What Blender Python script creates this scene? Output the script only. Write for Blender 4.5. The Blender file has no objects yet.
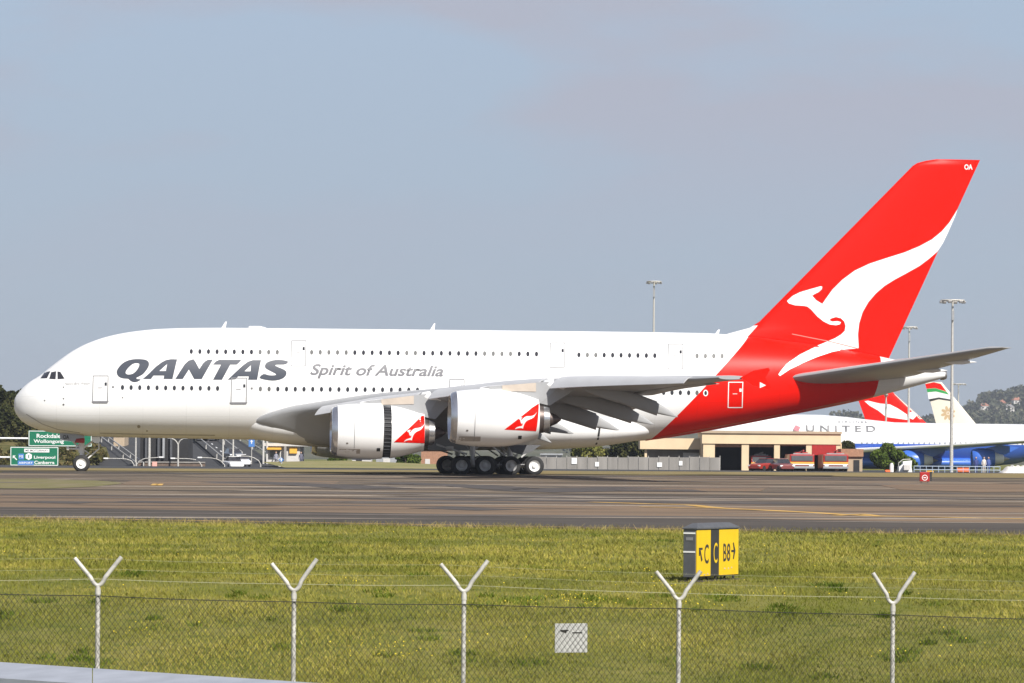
import bpy, bmesh, math, random
import numpy as np
from mathutils import Vector, Matrix
random.seed(7); rng = np.random.default_rng(7)
SC = bpy.context.scene
CLOUD = (4.37, 12.4, 8.7)
COL = SC.collection
R = math.radians

# ------------------------------------------------------------------ camera, sky, sun
FOC, YH, EYE, ROLL = 3400.0, 459.0, 1.17, R(0.45)      # focal length in pixels, horizon row, eye height above the taxiway
CR, SR = math.cos(ROLL), math.sin(ROLL)
cam = bpy.data.cameras.new('camera'); camo = bpy.data.objects.new('camera', cam); COL.objects.link(camo)
cam.sensor_fit = 'HORIZONTAL'; cam.sensor_width = 36.0; cam.lens = FOC / 1024 * 36.0
cam.shift_y = (YH - 341.5) / 1024.0
cam.clip_start = 0.5; cam.clip_end = 12000
camo.matrix_world = Matrix.Translation((0, 0, EYE)) @ Matrix(((CR, -SR, 0), (0, 0, -1), (SR, CR, 0))).to_4x4()
SC.camera = camo
SUN_EL, SUN_AZ = R(41), R(149)                          # azimuth measured from +Y (away from the camera) towards +X
sun_dir = Vector((math.sin(SUN_AZ) * math.cos(SUN_EL), math.cos(SUN_AZ) * math.cos(SUN_EL), math.sin(SUN_EL)))
sl = bpy.data.lights.new('sun', 'SUN'); sl.energy = 4.8; sl.angle = R(0.5); sl.color = (1.0, 0.955, 0.89)
so = bpy.data.objects.new('sun', sl); COL.objects.link(so); so.rotation_euler = sun_dir.to_track_quat('Z', 'Y').to_euler()
W = bpy.data.worlds.new('World'); SC.world = W; W.use_nodes = True
nt = W.node_tree; N = nt.nodes; L = nt.links
bg = N['Background']
sky = N.new('ShaderNodeTexSky'); sky.sky_type = 'NISHITA'; sky.sun_disc = False
sky.sun_elevation = SUN_EL; sky.sun_rotation = SUN_AZ; sky.air_density = 1.0; sky.dust_density = 0.45; sky.ozone_density = 1.0; sky.altitude = 10
hsv = N.new('ShaderNodeHueSaturation'); hsv.inputs['Saturation'].default_value = 0.74; hsv.inputs['Value'].default_value = 1.0
L.new(sky.outputs[0], hsv.inputs['Color'])
tc = N.new('ShaderNodeTexCoord'); mp = N.new('ShaderNodeMapping'); mp.inputs['Scale'].default_value = (8, 8, 30); mp.inputs['Location'].default_value = CLOUD
L.new(tc.outputs['Generated'], mp.inputs['Vector'])
n1 = N.new('ShaderNodeTexNoise'); n1.inputs['Scale'].default_value = 1.0; n1.inputs['Detail'].default_value = 7; n1.inputs['Roughness'].default_value = 0.5
L.new(mp.outputs[0], n1.inputs['Vector'])
cr = N.new('ShaderNodeValToRGB'); cr.color_ramp.elements[0].position = 0.46; cr.color_ramp.elements[1].position = 0.62
cr.color_ramp.elements[1].color = (0.8, 0.8, 0.8, 1)
L.new(n1.outputs['Fac'], cr.inputs[0])
sz = N.new('ShaderNodeSeparateXYZ'); L.new(tc.outputs['Generated'], sz.inputs[0])
mr = N.new('ShaderNodeMapRange'); mr.interpolation_type = 'SMOOTHSTEP'; mr.inputs[1].default_value = 0.06; mr.inputs[2].default_value = 0.11; mr.inputs[3].default_value = 0.25; L.new(sz.outputs[2], mr.inputs[0])
hr = N.new('ShaderNodeValToRGB'); hr.color_ramp.elements[0].color = (4.35, 5.1, 5.30, 1); hr.color_ramp.elements[1].position = 0.14; hr.color_ramp.elements[1].color = (4.7, 5.85, 6.35, 1); L.new(sz.outputs[2], hr.inputs[0])
mf = N.new('ShaderNodeMapRange'); mf.inputs[1].default_value = 0.10; mf.inputs[2].default_value = 0.60; mf.inputs[3].default_value = 0.88; mf.inputs[4].default_value = 0.0; L.new(sz.outputs[2], mf.inputs[0])
hz_ = N.new('ShaderNodeMixRGB'); L.new(mf.outputs[0], hz_.inputs['Fac']); L.new(hsv.outputs[0], hz_.inputs['Color1']); L.new(hr.outputs[0], hz_.inputs['Color2'])   # pale hazy air low in the sky
mm = N.new('ShaderNodeMath'); mm.operation = 'MULTIPLY'; L.new(cr.outputs[0], mm.inputs[0]); L.new(mr.outputs[0], mm.inputs[1])
mx = N.new('ShaderNodeMixRGB'); mx.inputs['Color2'].default_value = (5.2, 5.3, 5.45, 1)
L.new(mm.outputs[0], mx.inputs['Fac']); L.new(hz_.outputs[0], mx.inputs['Color1']); tn = N.new('ShaderNodeMixRGB'); tn.blend_type = 'MULTIPLY'; tn.inputs['Fac'].default_value = 1; tn.inputs['Color2'].default_value = (0.93, 0.935, 1.08, 1)
L.new(mx.outputs[0], tn.inputs['Color1']); L.new(tn.outputs[0], bg.inputs['Color'])
bg.inputs['Strength'].default_value = 0.070
SC.view_settings.view_transform = 'Standard'; SC.view_settings.look = 'None'; SC.view_settings.exposure = 0.45; SC.view_settings.gamma = 1
SC.render.engine = 'CYCLES'

# ------------------------------------------------------------------ helpers
def P(u, v, Y):
    """world point at depth Y seen at photo position (u, v)"""
    du = u - 512; dv = YH - v
    return Vector(((du * CR - dv * SR) / FOC * Y, Y, EYE + (du * SR + dv * CR) / FOC * Y))

def mat(name, col, rough=0.6, metal=0.0, var=0.0, scale=3.0, coat=0.0, spec=0.5, bump=0.0, dims=None):
    m = bpy.data.materials.new(name); m.use_nodes = True
    t = m.node_tree; b = t.nodes['Principled BSDF']
    b.inputs['Base Color'].default_value = (*col, 1); b.inputs['Roughness'].default_value = rough
    b.inputs['Metallic'].default_value = metal; b.inputs['Coat Weight'].default_value = coat
    b.inputs['Specular IOR Level'].default_value = spec
    if var or bump:
        c = t.nodes.new('ShaderNodeTexCoord'); mpp = t.nodes.new('ShaderNodeMapping')
        if dims: mpp.inputs['Scale'].default_value = dims
        n = t.nodes.new('ShaderNodeTexNoise'); n.inputs['Scale'].default_value = scale; n.inputs['Detail'].default_value = 6
        t.links.new(c.outputs['Object'], mpp.inputs['Vector']); t.links.new(mpp.outputs[0], n.inputs['Vector'])
        if var:
            r = t.nodes.new('ShaderNodeValToRGB')
            r.color_ramp.elements[0].position = 0.3; r.color_ramp.elements[1].position = 0.7
            r.color_ramp.elements[0].color = (*[x * (1 - var) for x in col], 1)
            r.color_ramp.elements[1].color = (*[min(1, x * (1 + var)) for x in col], 1)
            t.links.new(n.outputs['Fac'], r.inputs[0]); t.links.new(r.outputs[0], b.inputs['Base Color'])
        if bump:
            bp = t.nodes.new('ShaderNodeBump'); bp.inputs['Strength'].default_value = bump; bp.inputs['Distance'].default_value = 0.05
            t.links.new(n.outputs['Fac'], bp.inputs['Height']); t.links.new(bp.outputs[0], b.inputs['Normal'])
    return m

def link(name, me, parent=None):
    o = bpy.data.objects.new(name, me); COL.objects.link(o)
    if parent is not None: o.parent = parent
    return o

def mesh(name, verts, faces, mats, parent=None, smooth=False, idx=None):
    me = bpy.data.meshes.new(name); me.from_pydata([tuple(v) for v in verts], [], faces)
    if not isinstance(mats, (list, tuple)): mats = [mats]
    for m in mats: me.materials.append(m)
    if idx is not None: me.polygons.foreach_set('material_index', idx)
    if smooth is not False:
        me.polygons.foreach_set('use_smooth', [True] * len(me.polygons))
        if smooth is not True: me.set_sharp_from_angle(angle=R(smooth))
    me.update()
    return link(name, me, parent)

def tag(o, label=None, cat=None, group=None, kind=None):
    if label: o['label'] = label
    if cat: o['category'] = cat
    if group: o['group'] = group
    if kind: o['kind'] = kind
    return o

def thing(name, label, cat, loc=(0, 0, 0), rz=0.0, group=None):
    o = bpy.data.objects.new(name, None); COL.objects.link(o); o.empty_display_size = 0.3
    o.location = loc; o.rotation_euler = (0, 0, rz)
    return tag(o, label, cat, group)

class MB:
    def __init__(s): s.v = []; s.f = []; s.i = []; s.mi = 0
    def add(s, vs, fs):
        b = len(s.v); s.v += [tuple(x) for x in vs]
        for f in fs: s.f.append([b + k for k in f]); s.i.append(s.mi)
    def box(s, c, d, rz=0.0, ry=0.0, rx=0.0, bev=0.0):
        M = Matrix.Translation(c) @ Matrix.Rotation(rz, 4, 'Z') @ Matrix.Rotation(ry, 4, 'Y') @ Matrix.Rotation(rx, 4, 'X')
        bm = bmesh.new(); bmesh.ops.create_cube(bm, size=1.0)
        bmesh.ops.scale(bm, vec=d, verts=bm.verts)
        if bev: bmesh.ops.bevel(bm, geom=bm.edges[:], offset=bev, segments=2, affect='EDGES', profile=0.6)
        bm.transform(M); bm.verts.index_update()
        s.add([v.co[:] for v in bm.verts], [[v.index for v in f.verts] for f in bm.faces]); bm.free(); return s
    def tube(s, pts, r, n=8, cap=True):
        pts = [Vector(p) for p in pts]
        rs = r if isinstance(r, (list, tuple)) else [r] * len(pts)
        rings = []; prev = None
        for k, p in enumerate(pts):
            d = (pts[min(k + 1, len(pts) - 1)] - pts[max(k - 1, 0)]).normalized()
            if prev is None:
                a = Vector((0, 0, 1)) if abs(d.z) < 0.9 else Vector((1, 0, 0))
                x = d.cross(a).normalized()
            else: x = (prev - d * prev.dot(d)).normalized()
            prev = x; y = d.cross(x)
            rings.append([p + (x * math.cos(2 * math.pi * j / n) + y * math.sin(2 * math.pi * j / n)) * rs[k] for j in range(n)])
        s.loft(rings, cap); return s
    def loft(s, rings, cap=True, closed=True):
        n = len(rings[0]); vs = [p for r in rings for p in r]; fs = []
        for k in range(len(rings) - 1):
            for j in range(n if closed else n - 1):
                a = k * n + j; b = k * n + (j + 1) % n
                fs.append([a, b, b + n, a + n])
        if cap: fs.append(list(range(n))[::-1]); fs.append([(len(rings) - 1) * n + j for j in range(n)])
        s.add(vs, fs); return s
    def revolve(s, prof, org=(0, 0, 0), ax=(1, 0, 0), n=48, cap=False):
        """prof: list of (x along axis, r)"""
        ax = Vector(ax).normalized(); org = Vector(org)
        t = Vector((0, 0, 1)) if abs(ax.z) < 0.9 else Vector((0, 1, 0))
        e1 = ax.cross(t).normalized(); e2 = ax.cross(e1)
        rings = [[org + ax * x + (e1 * math.cos(2 * math.pi * j / n) + e2 * math.sin(2 * math.pi * j / n)) * r for j in range(n)] for x, r in prof]
        s.loft(rings, cap); return s
    def prism(s, poly, ext):
        """poly: 3D points of a planar polygon, ext: extrusion vector"""
        n = len(poly); ext = Vector(ext)
        vs = [Vector(p) for p in poly] + [Vector(p) + ext for p in poly]
        fs = [list(range(n))[::-1], [n + k for k in range(n)]] + [[k, (k + 1) % n, n + (k + 1) % n, n + k] for k in range(n)]
        s.add(vs, fs); return s
    def build(s, name, mats, parent=None, smooth=False):
        return mesh(name, s.v, s.f, mats, parent, smooth, s.i)

def interp(x, pts):
    """monotone cubic through (x, y) points"""
    xs = [p[0] for p in pts]; ys = [p[1] for p in pts]; n = len(xs)
    if x <= xs[0]: return ys[0]
    if x >= xs[-1]: return ys[-1]
    k = 0
    while x > xs[k + 1]: k += 1
    h = [xs[i + 1] - xs[i] for i in range(n - 1)]; d = [(ys[i + 1] - ys[i]) / h[i] for i in range(n - 1)]
    def m(i):
        if i == 0: return d[0]
        if i == n - 1: return d[-1]
        if d[i - 1] * d[i] <= 0: return 0.0
        w1 = 2 * h[i] + h[i - 1]; w2 = h[i] + 2 * h[i - 1]
        return (w1 + w2) / (w1 / d[i - 1] + w2 / d[i])
    t = (x - xs[k]) / h[k]; a, b = m(k) * h[k], m(k + 1) * h[k]
    return (2*t**3 - 3*t*t + 1) * ys[k] + (t**3 - 2*t*t + t) * a + (-2*t**3 + 3*t*t) * ys[k + 1] + (t**3 - t*t) * b

def lerp(x, pts):
    if x <= pts[0][0]: return pts[0][1]
    for (x0, y0), (x1, y1) in zip(pts, pts[1:]):
        if x <= x1: return y0 + (y1 - y0) * (x - x0) / (x1 - x0)
    return pts[-1][1]

def flat_mesh(loops):
    """fill 2D loops (holes allowed) and return a bmesh in the xy plane"""
    cu = bpy.data.curves.new('outline', 'CURVE'); cu.dimensions = '2D'; cu.fill_mode = 'BOTH'
    for lp in loops:
        sp = cu.splines.new('POLY'); sp.points.add(len(lp) - 1); sp.use_cyclic_u = True
        for q, (x, y) in zip(sp.points, lp): q.co = (x, y, 0, 1)
    return _curve_bm(cu)

def _curve_bm(cu):
    o = bpy.data.objects.new('outline', cu); COL.objects.link(o)
    bpy.context.view_layer.update()
    me = bpy.data.meshes.new_from_object(o.evaluated_get(bpy.context.evaluated_depsgraph_get()))
    bm = bmesh.new(); bm.from_mesh(me)
    bpy.data.meshes.remove(me); bpy.data.objects.remove(o); bpy.data.curves.remove(cu)
    bmesh.ops.remove_doubles(bm, verts=bm.verts, dist=1e-5)
    return bm

def text_bm(txt, bold=0.0, shear=0.0, space=1.0, align='LEFT'):
    """text as a flat bmesh, scaled to unit height box: returns bm, width, ymin, ymax"""
    cu = bpy.data.curves.new('lettering', 'FONT'); cu.body = txt; cu.offset = bold; cu.shear = shear; cu.space_character = space; cu.resolution_u = 4
    cu.align_x = align
    bm = _curve_bm(cu)
    xs = [v.co.x for v in bm.verts]; ys = [v.co.y for v in bm.verts]
    return bm, min(xs), max(xs), min(ys), max(ys)

def dice(bm, sx=0.0, sy=0.0):
    for ax, st in ((0, sx), (1, sy)):
        if not st: continue
        lo = min(v.co[ax] for v in bm.verts); hi = max(v.co[ax] for v in bm.verts)
        k = math.ceil(lo / st + 1e-6)
        while k * st < hi:
            co = [0, 0, 0]; co[ax] = k * st; no = [0, 0, 0]; no[ax] = 1
            bmesh.ops.bisect_plane(bm, geom=bm.verts[:] + bm.edges[:] + bm.faces[:], plane_co=co, plane_no=no)
            k += 1
    return bm

def bm_obj(name, bm, m, parent=None, smooth=False):
    me = bpy.data.meshes.new(name); bm.to_mesh(me); bm.free()
    me.materials.append(m)
    if smooth: me.polygons.foreach_set('use_smooth', [True] * len(me.polygons))
    return link(name, me, parent)

def place_text(name, txt, m, parent, org, ux, uy, w, h, bold=0.0, shear=0.0, space=1.0, center=True, off=0.0, keep=False):
    """flat lettering: fits the text in a w x h box whose lower left corner is org (box centre if center), along unit vectors ux, uy"""
    bm, x0, x1, y0, y1 = text_bm(txt, bold, shear, space)
    org, ux, uy = Vector(org), Vector(ux), Vector(uy); nn = ux.cross(uy)
    sx = w / (x1 - x0); sy = h / (y1 - y0)
    if keep: sx = sy = min(sx, sy)
    for v in bm.verts:
        x = (v.co.x - (x0 + x1) / 2 if center else v.co.x - x0) * sx
        y = (v.co.y - (y0 + y1) / 2 if center else v.co.y - y0) * sy
        v.co = org + ux * x + uy * y + nn * off
    return bm_obj(name, bm, m, parent)

# ------------------------------------------------------------------ materials
def fleck(name, c1, c2, c3, s1, s2, rough=0.9, stretch=(1, 1, 1), bump=0.3):
    """ground material: three colours mixed by two noises in world space"""
    m = bpy.data.materials.new(name); m.use_nodes = True; t = m.node_tree; b = t.nodes['Principled BSDF']
    b.inputs['Roughness'].default_value = rough; b.inputs['Specular IOR Level'].default_value = 0.06
    c = t.nodes.new('ShaderNodeTexCoord'); g = t.nodes.new('ShaderNodeMapping'); g.inputs['Scale'].default_value = stretch
    t.links.new(c.outputs['Object'], g.inputs['Vector'])
    a = t.nodes.new('ShaderNodeTexNoise'); a.inputs['Scale'].default_value = s1; a.inputs['Detail'].default_value = 8; a.inputs['Roughness'].default_value = 0.62
    d = t.nodes.new('ShaderNodeTexNoise'); d.inputs['Scale'].default_value = s2; d.inputs['Detail'].default_value = 6
    t.links.new(g.outputs[0], a.inputs['Vector']); t.links.new(g.outputs[0], d.inputs['Vector'])
    r1 = t.nodes.new('ShaderNodeValToRGB'); r1.color_ramp.elements[0].position = 0.36; r1.color_ramp.elements[1].position = 0.64
    r1.color_ramp.elements[0].color = (*c1, 1); r1.color_ramp.elements[1].color = (*c2, 1)
    r2 = t.nodes.new('ShaderNodeValToRGB'); r2.color_ramp.elements[0].position = 0.5; r2.color_ramp.elements[1].position = 0.72
    t.links.new(a.outputs['Fac'], r1.inputs[0]); t.links.new(d.outputs['Fac'], r2.inputs[0])
    x = t.nodes.new('ShaderNodeMixRGB'); x.inputs['Color2'].default_value = (*c3, 1)
    t.links.new(r2.outputs[0], x.inputs['Fac']); t.links.new(r1.outputs[0], x.inputs['Color1']); t.links.new(x.outputs[0], b.inputs['Base Color'])
    if bump:
        bp = t.nodes.new('ShaderNodeBump'); bp.inputs['Strength'].default_value = bump; bp.inputs['Distance'].default_value = 0.08
        t.links.new(d.outputs['Fac'], bp.inputs['Height']); t.links.new(bp.outputs[0], b.inputs['Normal'])
    return m

M = {}
M['grass'] = fleck('meadow_grass', (0.125, 0.135, 0.024), (0.195, 0.18, 0.05), (0.09, 0.108, 0.02), 0.35, 1.6, bump=0.6)
M['verge'] = fleck('dry_verge', (0.27, 0.20, 0.09), (0.20, 0.16, 0.075), (0.13, 0.13, 0.05), 0.05, 0.25)
M['island'] = fleck('sparse_grass', (0.20, 0.17, 0.09), (0.15, 0.145, 0.06), (0.22, 0.18, 0.12), 0.06, 0.4)
M['asphalt'] = fleck('taxiway_asphalt', (0.105, 0.085, 0.066), (0.215, 0.168, 0.118), (0.068, 0.057, 0.046), 0.20, 0.13, stretch=(0.07, 1, 1), rough=0.85, bump=0.1)
M['asphalt_tan'] = fleck('worn_asphalt', (0.215, 0.152, 0.10), (0.17, 0.125, 0.087), (0.105, 0.083, 0.066), 0.25, 0.45, stretch=(0.05, 1, 1), rough=0.85, bump=0.1)
M['shoulder'] = fleck('shoulder_asphalt', (0.075, 0.066, 0.058), (0.10, 0.088, 0.076), (0.06, 0.053, 0.047), 0.2, 0.8, stretch=(0.15, 1, 1), rough=0.9, bump=0.1)
M['yellow_line'] = mat('faded_yellow_paint', (0.50, 0.30, 0.07), 0.8, var=0.35, scale=0.5)
M['seam'] = mat('dark_crack_sealant', (0.06, 0.05, 0.042), 0.8, var=0.2)
M['road'] = mat('road_asphalt', (0.036, 0.036, 0.036), 0.85, var=0.2, scale=0.3)
M['white_paint'] = mat('white_road_paint', (0.75, 0.75, 0.74), 0.6, var=0.08)
M['air_white'] = mat('glossy_white_paint', (0.82, 0.82, 0.81), 0.28, coat=0.35, var=0.03, scale=0.4)
M['air_grey'] = mat('light_grey_wing_paint', (0.35, 0.355, 0.36), 0.4, coat=0.0, spec=0.3, var=0.05, scale=0.6)
M['slat_grey'] = mat('pale_slat_paint', (0.50, 0.505, 0.515), 0.4, spec=0.3, var=0.05, scale=0.6)
M['air_red'] = mat('glossy_red_paint', (0.72, 0.007, 0.001), 0.4, coat=0.0, spec=0.08, var=0.03)
M['slate'] = mat('slate_lettering', (0.048, 0.055, 0.072), 0.35, coat=0.1, var=0.06, scale=0.5)
M['mid_grey'] = mat('grey_lettering', (0.14, 0.14, 0.15), 0.4, var=0.05)
M['seam_grey'] = mat('faint_seam', (0.45, 0.44, 0.43), 0.5, var=0.05)
M['line_grey'] = mat('panel_line', (0.21, 0.21, 0.22), 0.5, var=0.05)
M['glass_dark'] = mat('dark_cabin_glass', (0.035, 0.035, 0.04), 0.12, var=0.2, coat=0.3)
M['glass_mid'] = mat('half_shaded_cabin_glass', (0.13, 0.13, 0.125), 0.25, var=0.2)
M['dark'] = mat('dark_cavity', (0.018, 0.018, 0.02), 0.7, var=0.2)
M['metal'] = mat('polished_lip_metal', (0.62, 0.62, 0.63), 0.25, metal=0.9, var=0.04)
M['steel'] = mat('dull_steel', (0.33, 0.32, 0.31), 0.4, metal=0.8, var=0.15)
M['hot_metal'] = mat('heat_stained_metal', (0.16, 0.13, 0.12), 0.42, metal=0.8, var=0.25)
M['pylon'] = mat('bare_pylon_skin', (0.50, 0.43, 0.36), 0.45, var=0.12, scale=1.2)
M['rubber'] = mat('tyre_rubber', (0.022, 0.022, 0.023), 0.8, var=0.2)
M['hub'] = mat('grey_wheel_hub', (0.55, 0.55, 0.55), 0.45, metal=0.3, var=0.15)
M['hub_white'] = mat('white_wheel_hub', (0.78, 0.78, 0.77), 0.4, var=0.06)
M['galv'] = mat('galvanised_steel', (0.47, 0.455, 0.42), 0.6, metal=0.15, var=0.28, scale=9)
M['wire_dark'] = mat('weathered_wire', (0.025, 0.024, 0.02), 0.9, metal=0.0, var=0.25, scale=2)
M['wire_light'] = mat('bright_wire', (0.36, 0.35, 0.22), 0.45, metal=0.3, var=0.2, scale=2)
M['concrete'] = mat('painted_concrete', (0.30, 0.32, 0.36), 0.7, var=0.10, scale=5, bump=0.15)
M['green_sign'] = mat('green_sign_face', (0.005, 0.15, 0.075), 0.45, var=0.06)
M['blue_sign'] = mat('blue_sign_face', (0.07, 0.20, 0.50), 0.45, var=0.06)
M['sign_white'] = mat('white_sign_face', (0.78, 0.78, 0.76), 0.45, var=0.04)
M['sign_yellow'] = mat('yellow_sign_face', (0.70, 0.46, 0.008), 0.4, var=0.05, scale=4)
M['sign_black'] = mat('black_sign_face', (0.03, 0.03, 0.03), 0.5, var=0.2)
M['sign_case'] = mat('charcoal_sign_case', (0.085, 0.088, 0.095), 0.5, var=0.15, scale=6)
M['sign_red'] = mat('red_sign_face', (0.36, 0.014, 0.012), 0.45, var=0.08)
M['beige'] = mat('cream_render', (0.68, 0.53, 0.34), 0.8, var=0.06, scale=0.7)
M['beige_dark'] = mat('tan_render', (0.42, 0.33, 0.23), 0.8, var=0.1, scale=0.7)
M['corr'] = mat('weathered_corrugated_sheet', (0.24, 0.225, 0.205), 0.6, var=0.22, scale=0.8, dims=(1, 1, 0.15))
M['brick'] = mat('red_brown_brick', (0.34, 0.18, 0.11), 0.85, var=0.18, scale=4)
M['kerb_brown'] = mat('stained_brown_concrete', (0.14, 0.10, 0.075), 0.85, var=0.2)
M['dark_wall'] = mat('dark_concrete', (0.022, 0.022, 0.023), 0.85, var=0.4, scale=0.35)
M['pale_wall'] = mat('pale_render', (0.55, 0.53, 0.50), 0.8, var=0.08)
M['grey_wall'] = mat('grey_cladding', (0.30, 0.31, 0.32), 0.8, var=0.12)
M['orange'] = mat('orange_plastic', (0.80, 0.17, 0.05), 0.5, var=0.08)
M['amber'] = mat('amber_panel', (0.75, 0.40, 0.05), 0.6, var=0.08)
M['fire_red'] = mat('fire_engine_red', (0.36, 0.018, 0.014), 0.4, coat=0.3, var=0.1)
M['blue_paint'] = mat('royal_blue_paint', (0.04, 0.14, 0.55), 0.35, coat=0.3, var=0.06)
M['roof_tile'] = mat('terracotta_roof', (0.34, 0.15, 0.10), 0.85, var=0.2)
M['roof_grey'] = mat('slate_roof', (0.22, 0.21, 0.21), 0.85, var=0.2)
M['sand'] = mat('sand_beige_paint', (0.72, 0.66, 0.55), 0.4, var=0.03)
M['tan_emblem'] = mat('tan_emblem_paint', (0.50, 0.36, 0.20), 0.5, var=0.06)
M['flag_green'] = mat('flag_green_paint', (0.02, 0.30, 0.06), 0.45, var=0.05)
M['bark'] = mat('bark', (0.12, 0.09, 0.065), 0.9, var=0.3, scale=6)

def leaf_mat(name, c1, c2, c3):
    m = bpy.data.materials.new(name); m.use_nodes = True; t = m.node_tree; b = t.nodes['Principled BSDF']
    b.inputs['Roughness'].default_value = 0.75; b.inputs['Specular IOR Level'].default_value = 0.06
    g = t.nodes.new('ShaderNodeNewGeometry'); r = t.nodes.new('ShaderNodeValToRGB')
    r.color_ramp.elements[0].color = (*c1, 1); r.color_ramp.elements[1].color = (*c3, 1)
    e = r.color_ramp.elements.new(0.5); e.color = (*c2, 1)
    t.links.new(g.outputs['Random Per Island'], r.inputs[0])
    c = t.nodes.new('ShaderNodeTexCoord'); n = t.nodes.new('ShaderNodeTexNoise'); n.inputs['Scale'].default_value = 0.22; n.inputs['Detail'].default_value = 4
    t.links.new(c.outputs['Object'], n.inputs['Vector'])
    rr = t.nodes.new('ShaderNodeValToRGB'); rr.color_ramp.elements[0].position = 0.38; rr.color_ramp.elements[1].position = 0.62
    rr.color_ramp.elements[0].color = (0.62, 0.68, 0.55, 1); rr.color_ramp.elements[1].color = (1.25, 1.15, 1.15, 1)
    t.links.new(n.outputs['Fac'], rr.inputs[0])
    x = t.nodes.new('ShaderNodeMixRGB'); x.blend_type = 'MULTIPLY'; x.inputs['Fac'].default_value = 1
    t.links.new(r.outputs[0], x.inputs['Color1']); t.links.new(rr.outputs[0], x.inputs['Color2']); t.links.new(x.outputs[0], b.inputs['Base Color'])
    b.inputs['Subsurface Weight'].default_value = 0.0
    return m
M['leaf_dark'] = leaf_mat('dark_olive_leaves', (0.030, 0.035, 0.014), (0.05, 0.055, 0.02), (0.085, 0.085, 0.03))
M['leaf_mid'] = leaf_mat('green_leaves', (0.05, 0.085, 0.015), (0.08, 0.12, 0.02), (0.12, 0.165, 0.03))
M['leaf_yellow'] = leaf_mat('yellow_green_leaves', (0.11, 0.12, 0.03), (0.15, 0.155, 0.04), (0.20, 0.195, 0.06))
M['leaf_far'] = leaf_mat('haze_paled_leaves', (0.065, 0.075, 0.05), (0.09, 0.097, 0.065), (0.12, 0.118, 0.08))  # leaf colours lightened and greyed to stand in for distance haze
M['blade'] = leaf_mat('grass_blades', (0.17, 0.178, 0.026), (0.225, 0.222, 0.038), (0.285, 0.255, 0.075))
M['flower'] = mat('yellow_petals', (0.80, 0.60, 0.02), 0.6, var=0.1)

# ------------------------------------------------------------------ the ground
PROFILE = [(-60, -0.85), (23, -0.85), (38, -3.0), (51, -3.0), (58, -2.45), (66, -1.85), (75, -1.50), (100, -1.50), (135, -1.52), (245, 0.0), (9000, 0.0)]
def gz(Y): return lerp(Y, PROFILE)
def gpt(u, v):
    """ground point seen at photo position (u, v)"""
    lo, hi = 20.0, 9000.0
    for _ in range(60):
        m = (lo * hi) ** 0.5; p = P(u, v, m)
        if p.z > gz(m): lo = m
        else: hi = m
    return P(u, v, lo)

ys = sorted(set([-60, 0, 23] + list(np.linspace(23, 140, 60)) + list(np.linspace(140, 245, 30)) + [300, 400, 600, 1000, 2000, 4000, 9000]))
xs = [-4000, -1500, -600, -300, -150] + list(np.linspace(-80, 80, 41)) + [150, 300, 600, 1500, 4000]
vs = [(x, y, gz(y) - (0.0 if y > 140 or y < 52 else 0.0)) for y in ys for x in xs]; nx = len(xs)
fs = [[j * nx + i, j * nx + i + 1, (j + 1) * nx + i + 1, (j + 1) * nx + i] for j in range(len(ys) - 1) for i in range(nx - 1)]
tag(mesh('ground', vs, fs, M['grass'], smooth=True), kind='structure')

def strip(name, near, far, m, lift, n=24, x0=-600, x1=600, kind='structure'):
    """sheet on the ground between two lines given as (Y at x=-40, Y at x=+40)"""
    vs = []; fs = []
    X = [x0, -200] + list(np.linspace(-80, 80, 17)) + [200, x1]
    for x in X:
        a = near[0] + (near[1] - near[0]) * (x + 40) / 80; b = far[0] + (far[1] - far[0]) * (x + 40) / 80
        for k in range(n + 1):
            y = a + (b - a) * k / n; vs.append((x, y, gz(y) + lift))
    for i in range(len(X) - 1):
        for k in range(n):
            q = i * (n + 1) + k; fs.append([q, q + n + 1, q + n + 2, q + 1])
    return tag(mesh(name, vs, fs, m, smooth=True), kind=kind)

def edge(pl, pr):
    """line through two ground pixels as (Y at x=-40, Y at x=+40)"""
    a, b = gpt(*pl), gpt(*pr)
    s = (b.y - a.y) / (b.x - a.x)
    return (a.y + s * (-40 - a.x), a.y + s * (40 - a.x))
E_grass = edge((0, 518.5), (1024, 536)); E_shoulder = edge((0, 507.5), (1024, 523.5)); E_tan = edge((0, 494), (1024, 505))
E_far = edge((0, 472.3), (1024, 478.0)); E_verge = edge((0, 467.6), (1024, 473.6))
strip('taxiway', E_grass, E_far, M['asphalt'], 0.012, 40)
strip('taxiway_shoulder', (E_grass[0], E_grass[1]), E_shoulder, M['shoulder'], 0.020, 8)
strip('taxiway_lane', E_shoulder, E_tan, M['asphalt_tan'], 0.018, 16)
strip('verge', E_far, E_verge, M['verge'], 0.012, 10)
strip('apron', E_verge, (470, 470), M['road'], 0.010, 10)
def ribbon(pts, w, m, name, lift=0.03):
    """painted line or crack along ground points, width w"""
    vs = []; fs = []
    for k, p in enumerate(pts):
        d = (pts[min(k + 1, len(pts) - 1)] - pts[max(k - 1, 0)]); d.z = 0; d.normalize(); s = Vector((-d.y, d.x, 0)) * w / 2
        for q in (p + s, p - s): vs.append((q.x, q.y, gz(q.y) + lift))
        if k: fs.append([2 * k - 2, 2 * k - 1, 2 * k + 1, 2 * k])
    return tag(mesh(name, vs, fs, m), kind='structure')
def ppath(px, n=8):
    g = [gpt(*q) for q in px]; out = []
    for a, b in zip(g, g[1:]): out += [a.lerp(b, k / n) for k in range(n)]
    return out + [g[-1]]
ribbon(ppath([(0, 495), (300, 498), (560, 501.5), (800, 505), (1024, 507)]), 1.6, M['seam'], 'taxiway_seam')
ribbon(ppath([(0, 472.6), (300, 475), (700, 477.2), (1024, 479)]), 3.0, M['seam'], 'taxiway_edge_seam')
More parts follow.
